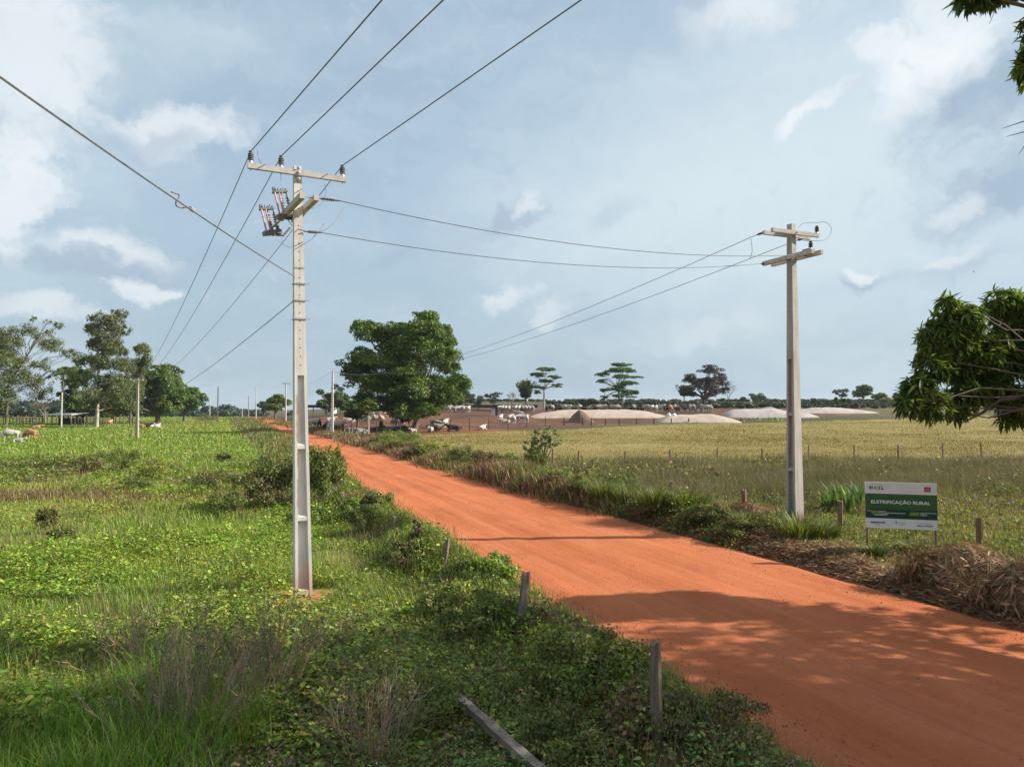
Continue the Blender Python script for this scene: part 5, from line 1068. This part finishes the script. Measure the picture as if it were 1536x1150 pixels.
# A green pasture grass left of the road
x, y = scatter(46000, 5.5, 60, -.85, .35, g); k = tt_(x, y) < -4.0; x, y = x[k], y[k]
den = fbm(x, y, .35, 21); k = g.random(len(x)) < .35 + 1.1 * smooth(.3, .6, den); x, y, den = x[k], y[k], den[k]; k = (y > 13) | (x / y < -.40) | (g.random(len(x)) < .25); x, y = x[k], y[k]
hh = (.07 + .30 * vn(x, y, .22, 22) ** 1.6 + .16 * vn(x, y, .9, 23) ** 2) * g.uniform(.7, 1.2, len(x))
brown = lambda P: smooth(.60, .78, fbm(P[:, 0], P[:, 1], .12, 30)) * .75 * smooth(17, 26, P[:, 1])
grass_field('grass', 'green grass of the pasture left of the red road', x, y, 7, hh, None, .009, .00085, lambda P, n: mixpal(n, g, .18 + .6 * smooth(.4, .65, fbm(P[:, 0], P[:, 1], .2, 31)), .04 + brown(P)), g)
x, y = scatter(30000, 45, 330, -.85, -.15, g); k = tt_(x, y) < -4.5; x, y = x[k], y[k]
grass_field('grass', 'far green grass of the pasture towards the trees', x, y, 4, .16, .42, .03, .0011, lambda P, n: mixpal(n, g, .25 + .4 * smooth(.4, .7, fbm(P[:, 0], P[:, 1], .05, 32)), .04), g, spread=.3)
# B broadleaf ground cover
def cover(name, label, x, y, per, L0, L1, spread, hgt, pal_fn, g, zoff=0, tilt=.55, near=True, mat=None, wr=.85):
    P = ground_pts(x, y); P[:, 2] += zoff; P = np.repeat(P, per, 0); n = len(P); d = g.normal(0, spread, (n, 2)); P[:, :2] += d; r = np.hypot(*d.T) / spread
    H_ = np.repeat(hgt if not np.isscalar(hgt) else np.full(len(x), hgt), per); P[:, 2] += H_ * np.exp(-r * r * .6) * g.uniform(.35, 1.05, n)
    a = g.uniform(0, 2 * math.pi, n); D = unit(np.stack([np.cos(a), np.sin(a), g.uniform(-.5, .25, n)], 1)); k_ = clear(P[:, 0], P[:, 1]); P, D, n = P[k_], D[k_], int(k_.sum()); N = unit(np.array([0, 0, 1.]) + rdir(n, g) * tilt); L = g.uniform(L0, L1, n) * np.clip(P[:, 1] / 24, 1, 1.7)
    cid = np.repeat(np.arange(len(x)), per)[k_]; fs = np.exp(g.normal(0, .33, len(x)))[cid]; L = L * np.clip(fs, .45, 1.6); C = pal_fn(P, n) * np.exp(g.normal(0, .26, len(x)))[cid][:, None]; C[:, 0] *= np.exp(g.normal(0, .14, len(x)))[cid]
    m = MB(); leaves(m, P, D, N, L, L * wr * g.uniform(.6, 1.1, n), np.clip(C, .01, .6), near, .18); return tag(m.build(name, mat or M_leaf), label, 'ground cover', None, 'stuff')
PV = [(.165, .265, .032), (.225, .33, .046), (.12, .205, .026), (.28, .37, .065)]
x, y = scatter(13000, 8.5, 62, -.82, .25, g); t = tt_(x, y); f = fbm(x, y, .28, 41); k = (t < -5.2) & (g.random(len(x)) < smooth(.47, .62, f + .16 * smooth(22, 12, y))); x, y = x[k], y[k]
cover('ground_cover', 'bright broad leaved creepers spreading over the left pasture', x, y, 38, .036, .085, .24, .05 + .66 * vn(x, y, .55, 42) ** 1.5 + .25 * vn(x, y, 1.6, 43) ** 2, lambda P, n: mixpal(n, g, .08 + .18 * smooth(.5, .7, fbm(P[:, 0], P[:, 1], .4, 44)), .03 + .35 * smooth(.62, .78, fbm(P[:, 0], P[:, 1], .33, 45)), PV), g)
x, y = scatter(2600, 36, 60, -.75, -.15, g); k = (tt_(x, y) < -6) & (g.random(len(x)) < smooth(.42, .6, fbm(x, y, .17, 46)) * np.exp(-((y - 47) / 9) ** 2)); x, y = x[k], y[k]
cover('scrub', 'rough olive and brown scrub scattered across the middle of the pasture', x, y, 30, .06, .11, .42, .2 + .9 * vn(x, y, .5, 47) ** 1.5, lambda P, n: mixpal(n, g, .15, .15 + .5 * smooth(.45, .65, fbm(P[:, 0], P[:, 1], .3, 48)), [(.095, .14, .04), (.125, .165, .045), (.07, .105, .03)]), g, near=False, tilt=.9)
x, y = scatter(4200, 27, 39, -.85, -.22, g); k = (tt_(x, y) < -7) & (g.random(len(x)) < smooth(.40, .56, fbm(x, y * 2.2, .14, 49)) * np.exp(-((y - 32.5) / 3) ** 2)); x, y = x[k], y[k]
grass_field('dry_grass', 'brown dry grass patches in the left pasture', x, y, 9, .2, .5, .012, .0007, lambda P, n: mixpal(n, g, .1, .1, [(.19, .12, .065), (.23, .15, .09), (.15, .115, .055)], PY, PB), g, spread=.2, mat=M_dry)
x, y = scatter(5200, 8, 50, -.82, .2, g); k = (tt_(x, y) < -5.5) & (fbm(x, y, .3, 33) > .47); x, y = x[k], y[k]
grass_field('dry_stems', 'thin dry brown stems standing among the pasture weeds', x, y, 6, .25, .75, .004, .00035, lambda P, n: palette(n, [(.24, .18, .11), (.30, .24, .15), (.18, .13, .08), (.20, .19, .08)], .25, g), g, lean=(.05, .6), spread=.18, mat=M_dry)
x, y = scatter(1500, 6.5, 15, -.45, .45, g); k = (tt_(x, y) < -4) & (fbm(x, y, .6, 34) > .48); x, y = x[k], y[k]
grass_field('dry_stems', 'dry tan stems and straws tangled in the shaded weeds at the bottom', x, y, 6, .15, .55, .004, 0, lambda P, n: palette(n, [(.34, .24, .14), (.42, .32, .20), (.28, .17, .10)], .25, g), g, lean=(.2, 1.0), spread=.16, mat=M_dry)
# C creepers and weeds on the left fence bank
s_ = np.exp(g.uniform(math.log(6.5), math.log(62), 5200)) ; t_ = -5.1 + g.normal(0, .75, len(s_)); t_ = np.clip(t_, -7.2, -3.75)
x = RN[0] * (QC + t_) + RT[0] * (s_ / RT[1]); y = RN[1] * (QC + t_) + RT[1] * (s_ / RT[1]); k = y > 5.2; x, y = x[k], y[k]
bz = mound_h(x, y)
bp = lambda P, n: mixpal(n, g, .22, .10 + .55 * smooth(.52, .72, fbm(P[:, 0], P[:, 1], .55, 51)), [(.115, .18, .03), (.155, .23, .035), (.085, .14, .025)], PY, [(.17, .105, .06), (.22, .14, .085), (.12, .075, .045)])
cover('creepers', 'tangled creepers and weeds along the left fence bank', x, y, 26, .035, .085, .20, bz + .12, bp, g, zoff=0, tilt=.8)
k = g.random(len(x)) < .8
grass_field('weeds', 'grass and dry stems sticking out of the left fence bank', x[k], y[k], 7, .15, .42, .006, .0006, bp, g, zoff=bz[k] * .5, spread=.15)
# D small leaved weeds at the near bottom
x, y = scatter(5600, 5.6, 14, -.62, .62, g); t = tt_(x, y); k = (t < -3.9) & (x / y > -.5); x, y = x[k], y[k]
f = vn(x, y, .8, 61)
cover('small_weeds', 'small leaved dark green weeds covering the shaded ground at the bottom', x, y, 20, .025, .065, .16, .12 + .40 * f, lambda P, n: mixpal(n, g, .10, .10 + .6 * smooth(.5, .7, fbm(P[:, 0], P[:, 1], .7, 62)), [(.13, .215, .055), (.17, .26, .07), (.10, .165, .045)], PY, [(.22, .15, .09), (.28, .20, .125), (.17, .115, .07)]), g, tilt=.7, wr=.6)
x, y = scatter(5200, 5.6, 11, -.82, .1, g); k = (tt_(x, y) < -5) & (vn(x, y, .45, 63) > .35) & (x / y < -.44 + .12 * vn(x, y, .6, 64)); x, y = x[k], y[k]
grass_field('tall_grass', 'tall fresh grass at the bottom left corner', x, y, 8, .35, .8, .010, 0, lambda P, n: mixpal(n, g, .15, .05, [(.14, .27, .022), (.19, .33, .03), (.105, .21, .018)]), g, spread=.12)

# G right verge: straw litter, tall edge weeds
s_ = g.uniform(3, 34, 42000); t_ = g.uniform(3.3, 6.6, len(s_)); x = RN[0] * (QC + t_) + RT[0] * s_; y = RN[1] * (QC + t_) + RT[1] * s_
k = (g.random(len(x)) < smooth(.2, .45, fbm(x, y, .6, 71)) * np.clip(1.3 - .34 * np.abs(t_ - 4.6), .15, 1)) & (y > 4); x, y = x[k], y[k]; P = ground_pts(x, y); P = np.repeat(P, 3, 0); n = len(P); P[:, :2] += g.normal(0, .15, (n, 2)); P[:, 2] = H(P[:, 0], P[:, 1]) + g.uniform(.005, .10, n)
a = g.uniform(0, 2 * math.pi, n); D = unit(np.stack([np.cos(a), np.sin(a), g.normal(0, .22, n)], 1)); m = MB(); L = g.uniform(.08, .34, n)
leaves(m, P, D, unit(np.array([0, 0, 1.]) + rdir(n, g) * .6), L, np.where(g.random(n) < .3, .05, .016) * g.uniform(.7, 1.3, n), palette(n, [(.30, .19, .10), (.22, .13, .075), (.38, .28, .17), (.16, .095, .06)], .25, g))
tag(m.build('straw_litter', M_dry), 'brown straw and dead leaves littering the right road edge', 'litter', None, 'stuff')
s_ = np.exp(g.uniform(math.log(24), math.log(190), 9500)); t_ = np.clip(4.7 + g.normal(0, .7, len(s_)), 3.5, 7.5); x = RN[0] * (QC + t_) + RT[0] * s_; y = RN[1] * (QC + t_) + RT[1] * s_
hv = .25 + .75 * vn(x, y, .3, 73) * (1 - .5 * smooth(60, 140, y))
grass_field('weeds', 'mixed green and rusty weeds along the right road bank', x, y, 9, hv, None, .012, .0009, lambda P, n: mixpal(n, g, .25, .18 + .72 * np.clip(smooth(.40, .60, fbm(P[:, 0], P[:, 1], .28, 74)) + .6 * (1 - smooth(3.7, 4.5, tt_(P[:, 0], P[:, 1]))), 0, 1), [(.07, .12, .02), (.10, .155, .03), (.05, .09, .018)], PY, [(.19, .105, .06), (.23, .15, .085), (.14, .08, .05)]), g, spread=.2)
s_ = np.exp(g.uniform(math.log(45), math.log(300), 5000)); t_ = np.clip(-4.8 + g.normal(0, .6, len(s_)), -7, -3.7); x = RN[0] * (QC + t_) + RT[0] * s_; y = RN[1] * (QC + t_) + RT[1] * s_
grass_field('weeds', 'rough weeds along the far left road edge', x, y, 8, .2, .75, .02, .0010, lambda P, n: mixpal(n, g, .25, .35, [(.07, .12, .02), (.10, .155, .03)]), g, spread=.25)
# H right field: low green weeds and a band of tall wispy stems
x, y = scatter(19000, 10, 56, -.05, 1.15, g); k = (tt_(x, y) > 5.2); x, y = x[k], y[k]
grass_field('grass', 'low green and brown grass between the right verge and the dry field', x, y, 7, .10, .38, .010, .00085, lambda P, n: mixpal(n, g, .35, .22 + .5 * smooth(.42, .66, fbm(P[:, 0], P[:, 1], .3, 81)), [(.085, .115, .018), (.11, .135, .025), (.13, .145, .032)]), g)
x, y = scatter(5000, 13, 34, .25, 1.15, g); k = (tt_(x, y) > 6.5) & (fbm(x, y, .35, 83) > .46); x, y = x[k], y[k]
cover('ground_cover', 'leafy green weeds behind the sign', x, y, 16, .05, .11, .22, .12 + .4 * vn(x, y, .5, 84), lambda P, n: mixpal(n, g, .2, .10, [(.10, .145, .022), (.13, .175, .03), (.08, .12, .02)]), g, near=False)
x, y = scatter(9500, 27, 53, -.15, .85, g); t = tt_(x, y); a_ = x / y; k = (t > 7.5) & (g.random(len(x)) < np.clip(.25 + 1.6 * smooth(.42, .62, fbm(x, y, .16, 85)) * smooth(0, .25, a_) + .7 * smooth(.35, .5, a_) * smooth(30, 36, y), 0, 1)); x, y = x[k], y[k]
grass_field('tall_weeds', 'band of tall wispy olive brown weeds before the dry field', x, y, 14, .25 + 1.05 * vn(x, y, .55, 86) ** 1.4, None, .006, .00028, lambda P, n: mixpal(n, g, .2, .25 + .5 * smooth(.4, .65, fbm(P[:, 0], P[:, 1], .4, 87)), [(.085, .10, .028), (.11, .12, .036), (.07, .085, .025)], [(.15, .15, .05)], [(.15, .115, .06), (.18, .14, .075), (.11, .085, .048)]), g, lean=(.1, .75), spread=.26)
x, y = scatter(2600, 26, 52, -.1, .85, g); t = tt_(x, y); k = (t > 7) & (fbm(x, y, .3, 88) > .5); x, y = x[k], y[k]
cover('ground_cover', 'dark leafy undergrowth scattered through the tall weed band', x, y, 26, .05, .10, .32, .15 + .75 * vn(x, y, .6, 89), lambda P, n: mixpal(n, g, .15, .3, [(.085, .12, .035), (.11, .14, .04), (.065, .095, .028)]), g, near=False, tilt=.9)
# tangled leaves along the right road bank
s_ = np.exp(g.uniform(math.log(17), math.log(95), 3400)); t_ = np.clip(5.0 + g.normal(0, .75, len(s_)), 3.8, 7.5); x = RN[0] * (QC + t_) + RT[0] * s_; y = RN[1] * (QC + t_) + RT[1] * s_
k = fbm(x, y, .35, 75) > .40; x, y = x[k], y[k]
cover('creepers', 'tangled green and rusty undergrowth along the right road bank', x, y, 26, .045, .09, .26, .10 + 1.0 * vn(x, y, .6, 76) ** 1.4, lambda P, n: mixpal(n, g, .2, .22 + .7 * smooth(.38, .56, fbm(P[:, 0], P[:, 1], .3, 74)), [(.075, .12, .028), (.10, .18, .04), (.06, .10, .025)], PY, [(.19, .105, .06), (.23, .15, .085), (.14, .08, .05)]), g, near=False, tilt=.9)
# I dry field
x, y = scatter(39000, 49, 190, -.25, 1.0, g); k = (tt_(x, y) > 6) & (y > 46 + 14 * fbm(x, y, .2, 93)) & (y < edge_dry(x) - 1) & ~in_poly(x, y, PENPOLY); x, y = x[k], y[k]
grass_field('dry_grass', 'short straw coloured grass of the dry field', x, y, 5, .04 + .20 * vn(x, y, .13, 91) ** 2 + .10 * vn(x, y, .5, 92) ** 2, None, .02, .0006, lambda P, n: mixpal(n, g, .35, .12, [(.25, .195, .066), (.29, .23, .09), (.21, .175, .055)], [(.18, .175, .05), (.22, .205, .06)], [(.18, .12, .055), (.23, .16, .075)]), g, spread=.3, mat=M_dry)
x, y = scatter(1600, 150, 190, .02, .5, g); k = (y > edge_dry(x) - 3) & (y < edge_dry(x) + 5) & (fbm(x, y, .08, 90) > .45); x, y = x[k], y[k]
grass_field('grass', 'bright green grass strip at the foot of the silage mounds', x, y, 8, .4, 1.2, .05, .0009, lambda P, n: mixpal(n, g, .2, .05), g, spread=.5)

# shrubs ------------------------------------------------------------
def shrub(name, label, u, v, wpx, hpx, n, L, pal, seed, stems=14, group=None, cat='shrub', up=.3, Yd=None, split=26):
    g = np.random.default_rng(seed); p = ground(u, v) if Yd is None else at(u, v, Yd); p[2] = float(H(p[0], p[1])); k = pxm(p[1]); r = wpx * k / 2; h = hpx * k; root = empty(name, p, label, cat, group); cl = []
    for _ in range(split):
        a = g.uniform(0, 2 * math.pi); q = math.sqrt(g.uniform(0, 1)); zz = h * (.25 + .62 * g.uniform(0, 1) * (1 - .45 * q * q)); cl.append((p + np.array([math.cos(a) * r * q * .85, math.sin(a) * r * q * .85, zz]), np.array([r * .28, r * .28, h * .15]) * g.uniform(.6, 1.4)))
    m = MB(); crown(m, cl, n, L, L * .5, pal, g, up=up, shell=(.1, 1.15)); m.build('foliage', M_leaf, root)
    t = MB()
    for c, _ in cl[:stems]: t.tube(branch_curve(p - [0, 0, .1], c, g.normal(0, r * .15, 3), g, 5), np.linspace(.018, .005, 5), 4, cap=False)
    t.build('stem', M_twig, root); return root
SO = [(.125, .165, .04), (.16, .20, .05), (.095, .135, .035), (.18, .18, .07)]
SD = [(.115, .16, .032), (.145, .19, .04), (.095, .13, .032), (.16, .165, .05)]
SR = [(.17, .11, .06), (.12, .09, .045), (.10, .12, .035)]
for i, a in enumerate([
    ('shrub', 'tallest olive green shrub, left of the tall pole shaft', 425, 764, 78, 98, 5200, .10, SO), ('shrub', 'broad olive shrub on the left flank of the tallest one', 378, 768, 80, 72, 4200, .10, SO + SR),
    ('shrub', 'leafy green shrub right behind the tall pole shaft', 480, 766, 62, 104, 4800, .11, SD + SO), ('shrub', 'bushy shrub overhanging the road edge, right of the tall pole', 503, 752, 38, 84, 3600, .11, SD + SO + PY),
    ('shrub', 'low dark shrub at the foot of the broad olive one', 340, 775, 60, 40, 2200, .09, SD), ('shrub', 'pale brownish weedy shrub left of the tall shrubs', 318, 742, 70, 42, 2000, .10, SO + SR),
    ('shrub', 'low green shrub in front of the tall pole shaft', 462, 790, 60, 36, 2200, .09, SO + PV),
    ('shrub', 'dark open shrub highest among the scrub in the pasture', 178, 708, 62, 42, 2400, .12, SD), ('shrub', 'brownish shrub left of the dark open one', 125, 712, 54, 30, 1700, .12, SR + SD),
    ('shrub', 'dark shrub beside the pale fence post in the pasture', 82, 706, 44, 22, 1200, .12, SD), ('shrub', 'yellowish weedy shrub right of the dark open one', 232, 718, 62, 34, 1900, .12, SO + PY),
    ('shrub', 'dark green shrub with bright leaves below the yellowish weedy one', 205, 738, 50, 26, 1500, .10, SD), ('shrub', 'small dark round bush before the far grey stakes', 336, 694, 22, 17, 700, .12, [(.05, .045, .03), (.06, .07, .03)]),
    ('shrub', 'dark brown stalky weed alone in the grass at the left', 70, 800, 34, 48, 900, .10, SR + SD), ('shrub', 'small dark weed below the stalky brown one', 95, 815, 44, 26, 900, .09, SD),
    ('shrub', 'dark overgrown stump like clump between two leaning posts', 553, 782, 26, 40, 1400, .08, [(.06, .05, .03), (.08, .09, .03), (.05, .06, .02)]), ('shrub', 'reddish dry weed clump below the third leaning post', 624, 838, 26, 52, 900, .09, SR),
    ('shrub', 'dark green bush at the foot of the papaya like sapling', 803, 712, 38, 46, 2000, .12, SD), ('shrub', 'grass green bush on the right bank below the pen corner', 600, 676, 70, 34, 3200, .14, SO + PG), ('shrub', 'bright green bush on the right bank below the lying black cow', 652, 686, 56, 26, 2400, .14, PG + PY),
    ('shrub', 'rusty brown bush on the right bank between two green ones', 622, 690, 40, 26, 1500, .13, SR), ('shrub', 'dark green bush on the right bank left of the sapling', 762, 706, 44, 28, 1900, .12, SD + PG), ('shrub', 'rusty clump on the right bank right of the sapling', 868, 726, 36, 24, 1300, .11, SR),
    ('shrub', 'rusty dry clump on the right bank below the sapling', 830, 736, 50, 26, 1500, .11, SR), ('shrub', 'long dark green bush on the bank farthest up the right side', 572, 668, 40, 16, 1500, .15, SD), ('shrub', 'brown weedy clump where the road disappears behind the bushes', 545, 664, 40, 14, 1100, .15, SR),
    ('shrub', 'leafy bush with yellowish top between the first and second near leaning posts', 875, 1030, 190, 95, 4600, .07, SD + SO + PY), ('shrub', 'small leaved dark bush at the foot of the nearest leaning post', 1085, 1120, 170, 75, 3200, .055, SD + SR), ('shrub', 'dark leafy bush below the second nearest leaning post', 720, 955, 140, 70, 4200, .08, SD),
    ('shrub', 'green bush leaning over the road edge between the second and third posts', 740, 880, 90, 50, 3000, .08, SO + PG), ('shrub', 'bushy clump on the fence bank right of the reddish dry weed', 700, 872, 70, 34, 2200, .08, SD + SO), ('shrub', 'rounded bush on the fence bank between the third and fourth posts', 640, 815, 50, 28, 1800, .08, SO + SD), ('shrub', 'yellowish bush hanging to the road edge right of the stump like clump', 566, 764, 52, 34, 1900, .09, SO + PY),
    ('shrub', 'tall leafy bush on the fence bank left of the fourth leaning post', 545, 806, 60, 52, 2600, .08, SO + SD), ('shrub', 'olive bush on the fence bank left of the third leaning post', 612, 862, 74, 48, 2600, .08, SO + SR), ('shrub', 'green bush on the field side of the bank left of the second leaning post', 672, 925, 90, 52, 2800, .075, SO + SD + PY), ('shrub', 'rounded bush on the bank right of the tall pole shaft', 520, 790, 50, 44, 2200, .085, SD + PG),
    ('shrub', 'low dark bush on the shaded ground left of the fallen beam', 620, 1080, 170, 70, 3200, .06, SD), ('shrub', 'low bush right of the fallen beam at the bottom edge', 845, 1140, 150, 80, 3400, .06, SD + SO),
    ('shrub', 'rusty bracken like clump left of the tussock row on the right verge', 872, 748, 60, 34, 2600, .09, SR + SD), ('shrub', 'dark green clump behind the tussock row on the right verge', 930, 738, 70, 34, 2600, .10, SD + SO), ('shrub', 'rusty dead clump between the tussocks and the road edge', 968, 780, 70, 26, 2400, .08, SR), ('shrub', 'brown tangled clump below the right end of the tussock row', 1060, 790, 80, 30, 2600, .08, SR + SD),
    ('shrub', 'dark tangled clump on the road edge below the leaning reddish post', 1105, 806, 70, 30, 2400, .07, SD + SR), ('shrub', 'olive clump on the right bank halfway between the sapling and the tussocks', 790, 742, 60, 30, 2200, .10, SO + SR), ('shrub', 'dark green clump on the right bank above the rusty bush', 700, 698, 60, 30, 2200, .12, SD + SO), ('shrub', 'rusty tall weeds on the right bank left of the dark green bush', 728, 708, 44, 30, 1700, .11, SR),
    ('shrub', 'green weeds growing out of the left side of the large vine heap', 1392, 858, 60, 36, 1500, .07, SO + PG), ('shrub', 'dry olive bushes beside the far left end of the road', 312, 634, 44, 13, 2200, .25, SO + SR), ('shrub', 'dusty brown scrub beside the road before the white crossarm pole', 418, 640, 26, 12, 800, .2, SR + SD), ('shrub', 'dusty brown scrub at the road end right of the pale pole', 396, 632, 24, 9, 700, .24, SR), ('shrub', 'brown scrub at the far end of the red road', 372, 624, 20, 8, 600, .3, SR)]):
    shrub(*a, 500 + i)
# papaya like sapling
p = at(815, 612, 43); p[2] = float(H(p[0], p[1])); SP = empty('sapling', p, 'papaya like sapling with big pale leaves standing alone on the right bank', 'tree'); g2 = np.random.default_rng(88); m = MB(); t = MB()
for u, v in ((800, 655), (812, 648), (824, 650), (833, 660), (795, 668), (818, 662), (806, 664)):
    c = at(u, v, 43); t.tube(branch_curve(p + [0, 0, .3], c, np.array([0, 0, .1]), g2, 5), np.linspace(.04, .012, 5), 5, cap=False); vv = rdir(34, g2); D = unit(vv + np.array([0, 0, -.45])); leaves(m, c + vv * .25, D, unit(np.cross(D, rdir(34, g2)) + [0, 0, .6]), .30, .15, palette(34, [(.12, .17, .06), (.16, .20, .09), (.09, .14, .045)], .2, g2))
t.tube([p - [0, 0, .2], p + [0, 0, .5], at(818, 668, 43)], [.07, .06, .05], 7); m.build('crown', M_leaf, SP); t.build('trunk', M_bark, SP)
# grass tussocks on the right verge
for i, (u, v, r, h, lb) in enumerate([(905, 752, 1.1, 1.15, 'dark tussock at the left end of the row on the right verge'), (945, 758, 1.0, 1.1, 'tussock second from the left in the row on the right verge'), (985, 768, 1.05, 1.2, 'tall tussock right of a weathered post top'), (1032, 772, 1.1, 1.15, 'dense tussock at the right end of the row, left of the leaning post'),
        (1165, 800, .8, .85, 'green tussock just left of the right pole foot'), (1200, 812, 1.0, .95, 'biggest green tussock hiding the right pole foot'), (1236, 815, .6, .65, 'yellowish tussock right of the pole foot'), (1120, 798, .6, .6, 'small tussock below the leaning reddish post'), (1370, 835, .5, .4, 'short green tussock under the right end of the sign'), (1310, 838, .45, .4, 'short green tussock at the left sign post')]):
    gg = np.random.default_rng(700 + i); p = ground(u, v); p[2] = float(H(p[0], p[1])); n = 650; a = gg.uniform(0, 2 * math.pi, n); q = np.sqrt(gg.uniform(0, 1, n)) * r * .5; P = np.stack([p[0] + np.cos(a) * q, p[1] + np.sin(a) * q, np.full(n, p[2] - .02)], 1); m = MB()
    blades(m, P, h * gg.uniform(.6, 1.15, n), gg.uniform(.014, .026, n), a + gg.normal(0, .5, n), np.clip(q / r * 1.3 + gg.uniform(.1, .5, n), 0, 1.1), mixpal(n, gg, .22, .16, [(.055, .10, .016), (.08, .135, .022), (.04, .075, .014)], PY, [(.19, .13, .075), (.14, .09, .05)]))
    tag(m.build('grass_tussock', M_grass, loc=p), lb, 'grass tussock', 'grass tussocks along the right verge')
# brush piles of dead vines
for i, (u, v, wpx, hpx, lb) in enumerate([(1440, 868, 140, 48, 'large heap of brown dead vines below the post right of the sign'), (1540, 905, 110, 58, 'heap of brown and olive vines cut by the right edge of the picture'), (1130, 778, 90, 22, 'low reddish heap of dead roots at the foot of the leaning post')]):
    gg = np.random.default_rng(760 + i); p = ground(u, v); p[2] = float(H(p[0], p[1])); k = pxm(p[1]); r, h = wpx * k / 2, hpx * k; n = 8000; vv = rdir(n, gg); vv[:, 2] = np.abs(vv[:, 2]); s = gg.uniform(.72, 1.14, (n, 1)); P = p + vv * s * np.array([r, r * .75, h * .85]) * (1 + .7 * (vn(vv[:, 0] * 3 + i, vv[:, 1] * 3, 1, 5) - .5))[:, None]
    D = unit(np.cross(vv, rdir(n, gg)) + np.array([0, 0, -.3])); m = MB(); leaves(m, P, D, unit(vv + rdir(n, gg) * .5), gg.uniform(.08, .42, n), np.where(gg.random(n) < .2, .05, .012), palette(n, [(.26, .145, .085), (.36, .235, .14), (.15, .085, .05), (.15, .14, .05)], .35, gg))
    c = MB(); th, ph = np.meshgrid(np.linspace(0, 2 * math.pi, 17)[:-1], np.linspace(0, math.pi / 2, 6)); V = np.stack([p[0] + np.cos(th) * np.cos(ph) * r * .8, p[1] + np.sin(th) * np.cos(ph) * r * .6, p[2] - .05 + np.sin(ph) * h * .75], -1).reshape(-1, 3); ii = np.arange(5)[:, None] * 16; jj = np.arange(16)[None]; c.add(V, np.stack([ii + jj, ii + (jj + 1) % 16, ii + 16 + (jj + 1) % 16, ii + 16 + jj], -1).reshape(-1, 4))
    rt = empty('brush_pile', p, lb, 'brush pile'); m.build('vines', M_dry, rt); c.build('earth_core', M_heap, rt)
# broad bladed plants by the sign
for i, (u, v) in enumerate([(1236, 772), (1248, 768), (1258, 772), (1268, 764), (1280, 768), (1290, 770), (1244, 776), (1272, 774), (1286, 762), (1254, 764)]):
    gg = np.random.default_rng(800 + i); p = ground(u, v); p[2] = float(H(p[0], p[1])); n = 13; a = gg.uniform(0, 2 * math.pi, n); m = MB(); P = np.stack([p[0] + 0 * a, p[1] + 0 * a, p[2] + gg.uniform(0, .25, n)], 1); blades(m, P, gg.uniform(.7, 1.15, n), gg.uniform(.07, .11, n), a, gg.uniform(.2, .75, n), palette(n, [(.085, .16, .035), (.11, .19, .045), (.065, .13, .03)], .15, gg)); m.tube([p - [0, 0, .1], p + [0, 0, .6]], [.02, .012], 5, C=(.1, .15, .04))
    tag(m.build('broad_bladed_plant', M_grass, loc=p), 'one of the maize like broad bladed plants crowded between the right pole and the sign', 'plant', 'maize like plants beside the sign')
# dry twiggy shrubs in the near left
for i, (u, v, wpx, hpx, nst, lb) in enumerate([(270, 1120, 330, 230, 70, 'large grey brown dry twiggy shrub at the bottom left'), (400, 1060, 240, 170, 50, 'dry twiggy shrub right behind the large one, below the tall pole'), (560, 1140, 200, 130, 34, 'low dry twiggy shrub left of the fallen beam'), (170, 1010, 170, 110, 26, 'thin dry stems in the tall grass at the left')]):
    gg = np.random.default_rng(900 + i); p = ground(u, v); p[2] = float(H(p[0], p[1])); k = pxm(p[1]); r, h = wpx * k / 2, hpx * k * 1.05; m = MB(); sp_ = MB()
    for _ in range(nst):
        a = gg.uniform(0, 2 * math.pi); q = gg.uniform(.1, 1); b = p + np.array([math.cos(a) * r * q * .35, math.sin(a) * r * q * .35, -.05]); e = p + np.array([math.cos(a) * r * q, math.sin(a) * r * q, h * gg.uniform(.5, 1.0) * (1 - .35 * q)]); C = palette(1, [(.34, .27, .19), (.42, .32, .22), (.50, .32, .20), (.26, .21, .15)], .25, gg)[0]
        P = branch_curve(b, e, gg.normal(0, .08, 3) + [0, 0, .12], gg, 7); m.tube(P, np.linspace(gg.choice([.004, .005, .008]), .002, 7), 3, C, cap=False)
        for j in (2, 3, 4, 5):
            for _ in range(3):
                d = unit((P[j] - P[j - 1])[None] * 4 + rdir(1, gg) * .35)[0]; L_ = gg.uniform(.12, .42); Pb = branch_curve(P[j], P[j] + d * L_, gg.normal(0, .03, 3), gg, 4); m.tube(Pb, np.linspace(.003, .0012, 4), 3, C, cap=False)
                if gg.random() < .5: nl = 3; leaves(sp_, Pb[[1, 2, 3]], rdir(nl, gg), rdir(nl, gg), .035, .014, palette(nl, [(.10, .10, .05), (.14, .11, .07), (.08, .10, .04)], .2, gg))
    rt = empty('dry_shrub', p, lb, 'shrub'); m.build('twigs', M_dry, rt); sp_.build('leaves', M_leaf, rt)

# ------------------------------------------------------------------ air
hm = bpy.data.materials.new('haze'); hm.use_nodes = True; nt = hm.node_tree; nt.nodes.clear(); out = nd(nt, 'ShaderNodeOutputMaterial'); pv = nd(nt, 'ShaderNodeVolumePrincipled')
pv.inputs['Color'].default_value = (.80, .88, 1, 1); pv.inputs['Density'].default_value = .00010; pv.inputs['Anisotropy'].default_value = .2; nt.links.new(pv.outputs[0], out.inputs['Volume'])
tag(MB().box(-1900, 1900, -340, 2800, -6, 40).build('haze', hm), 'thin pale haze in the air over the fields', 'haze', None, 'stuff')
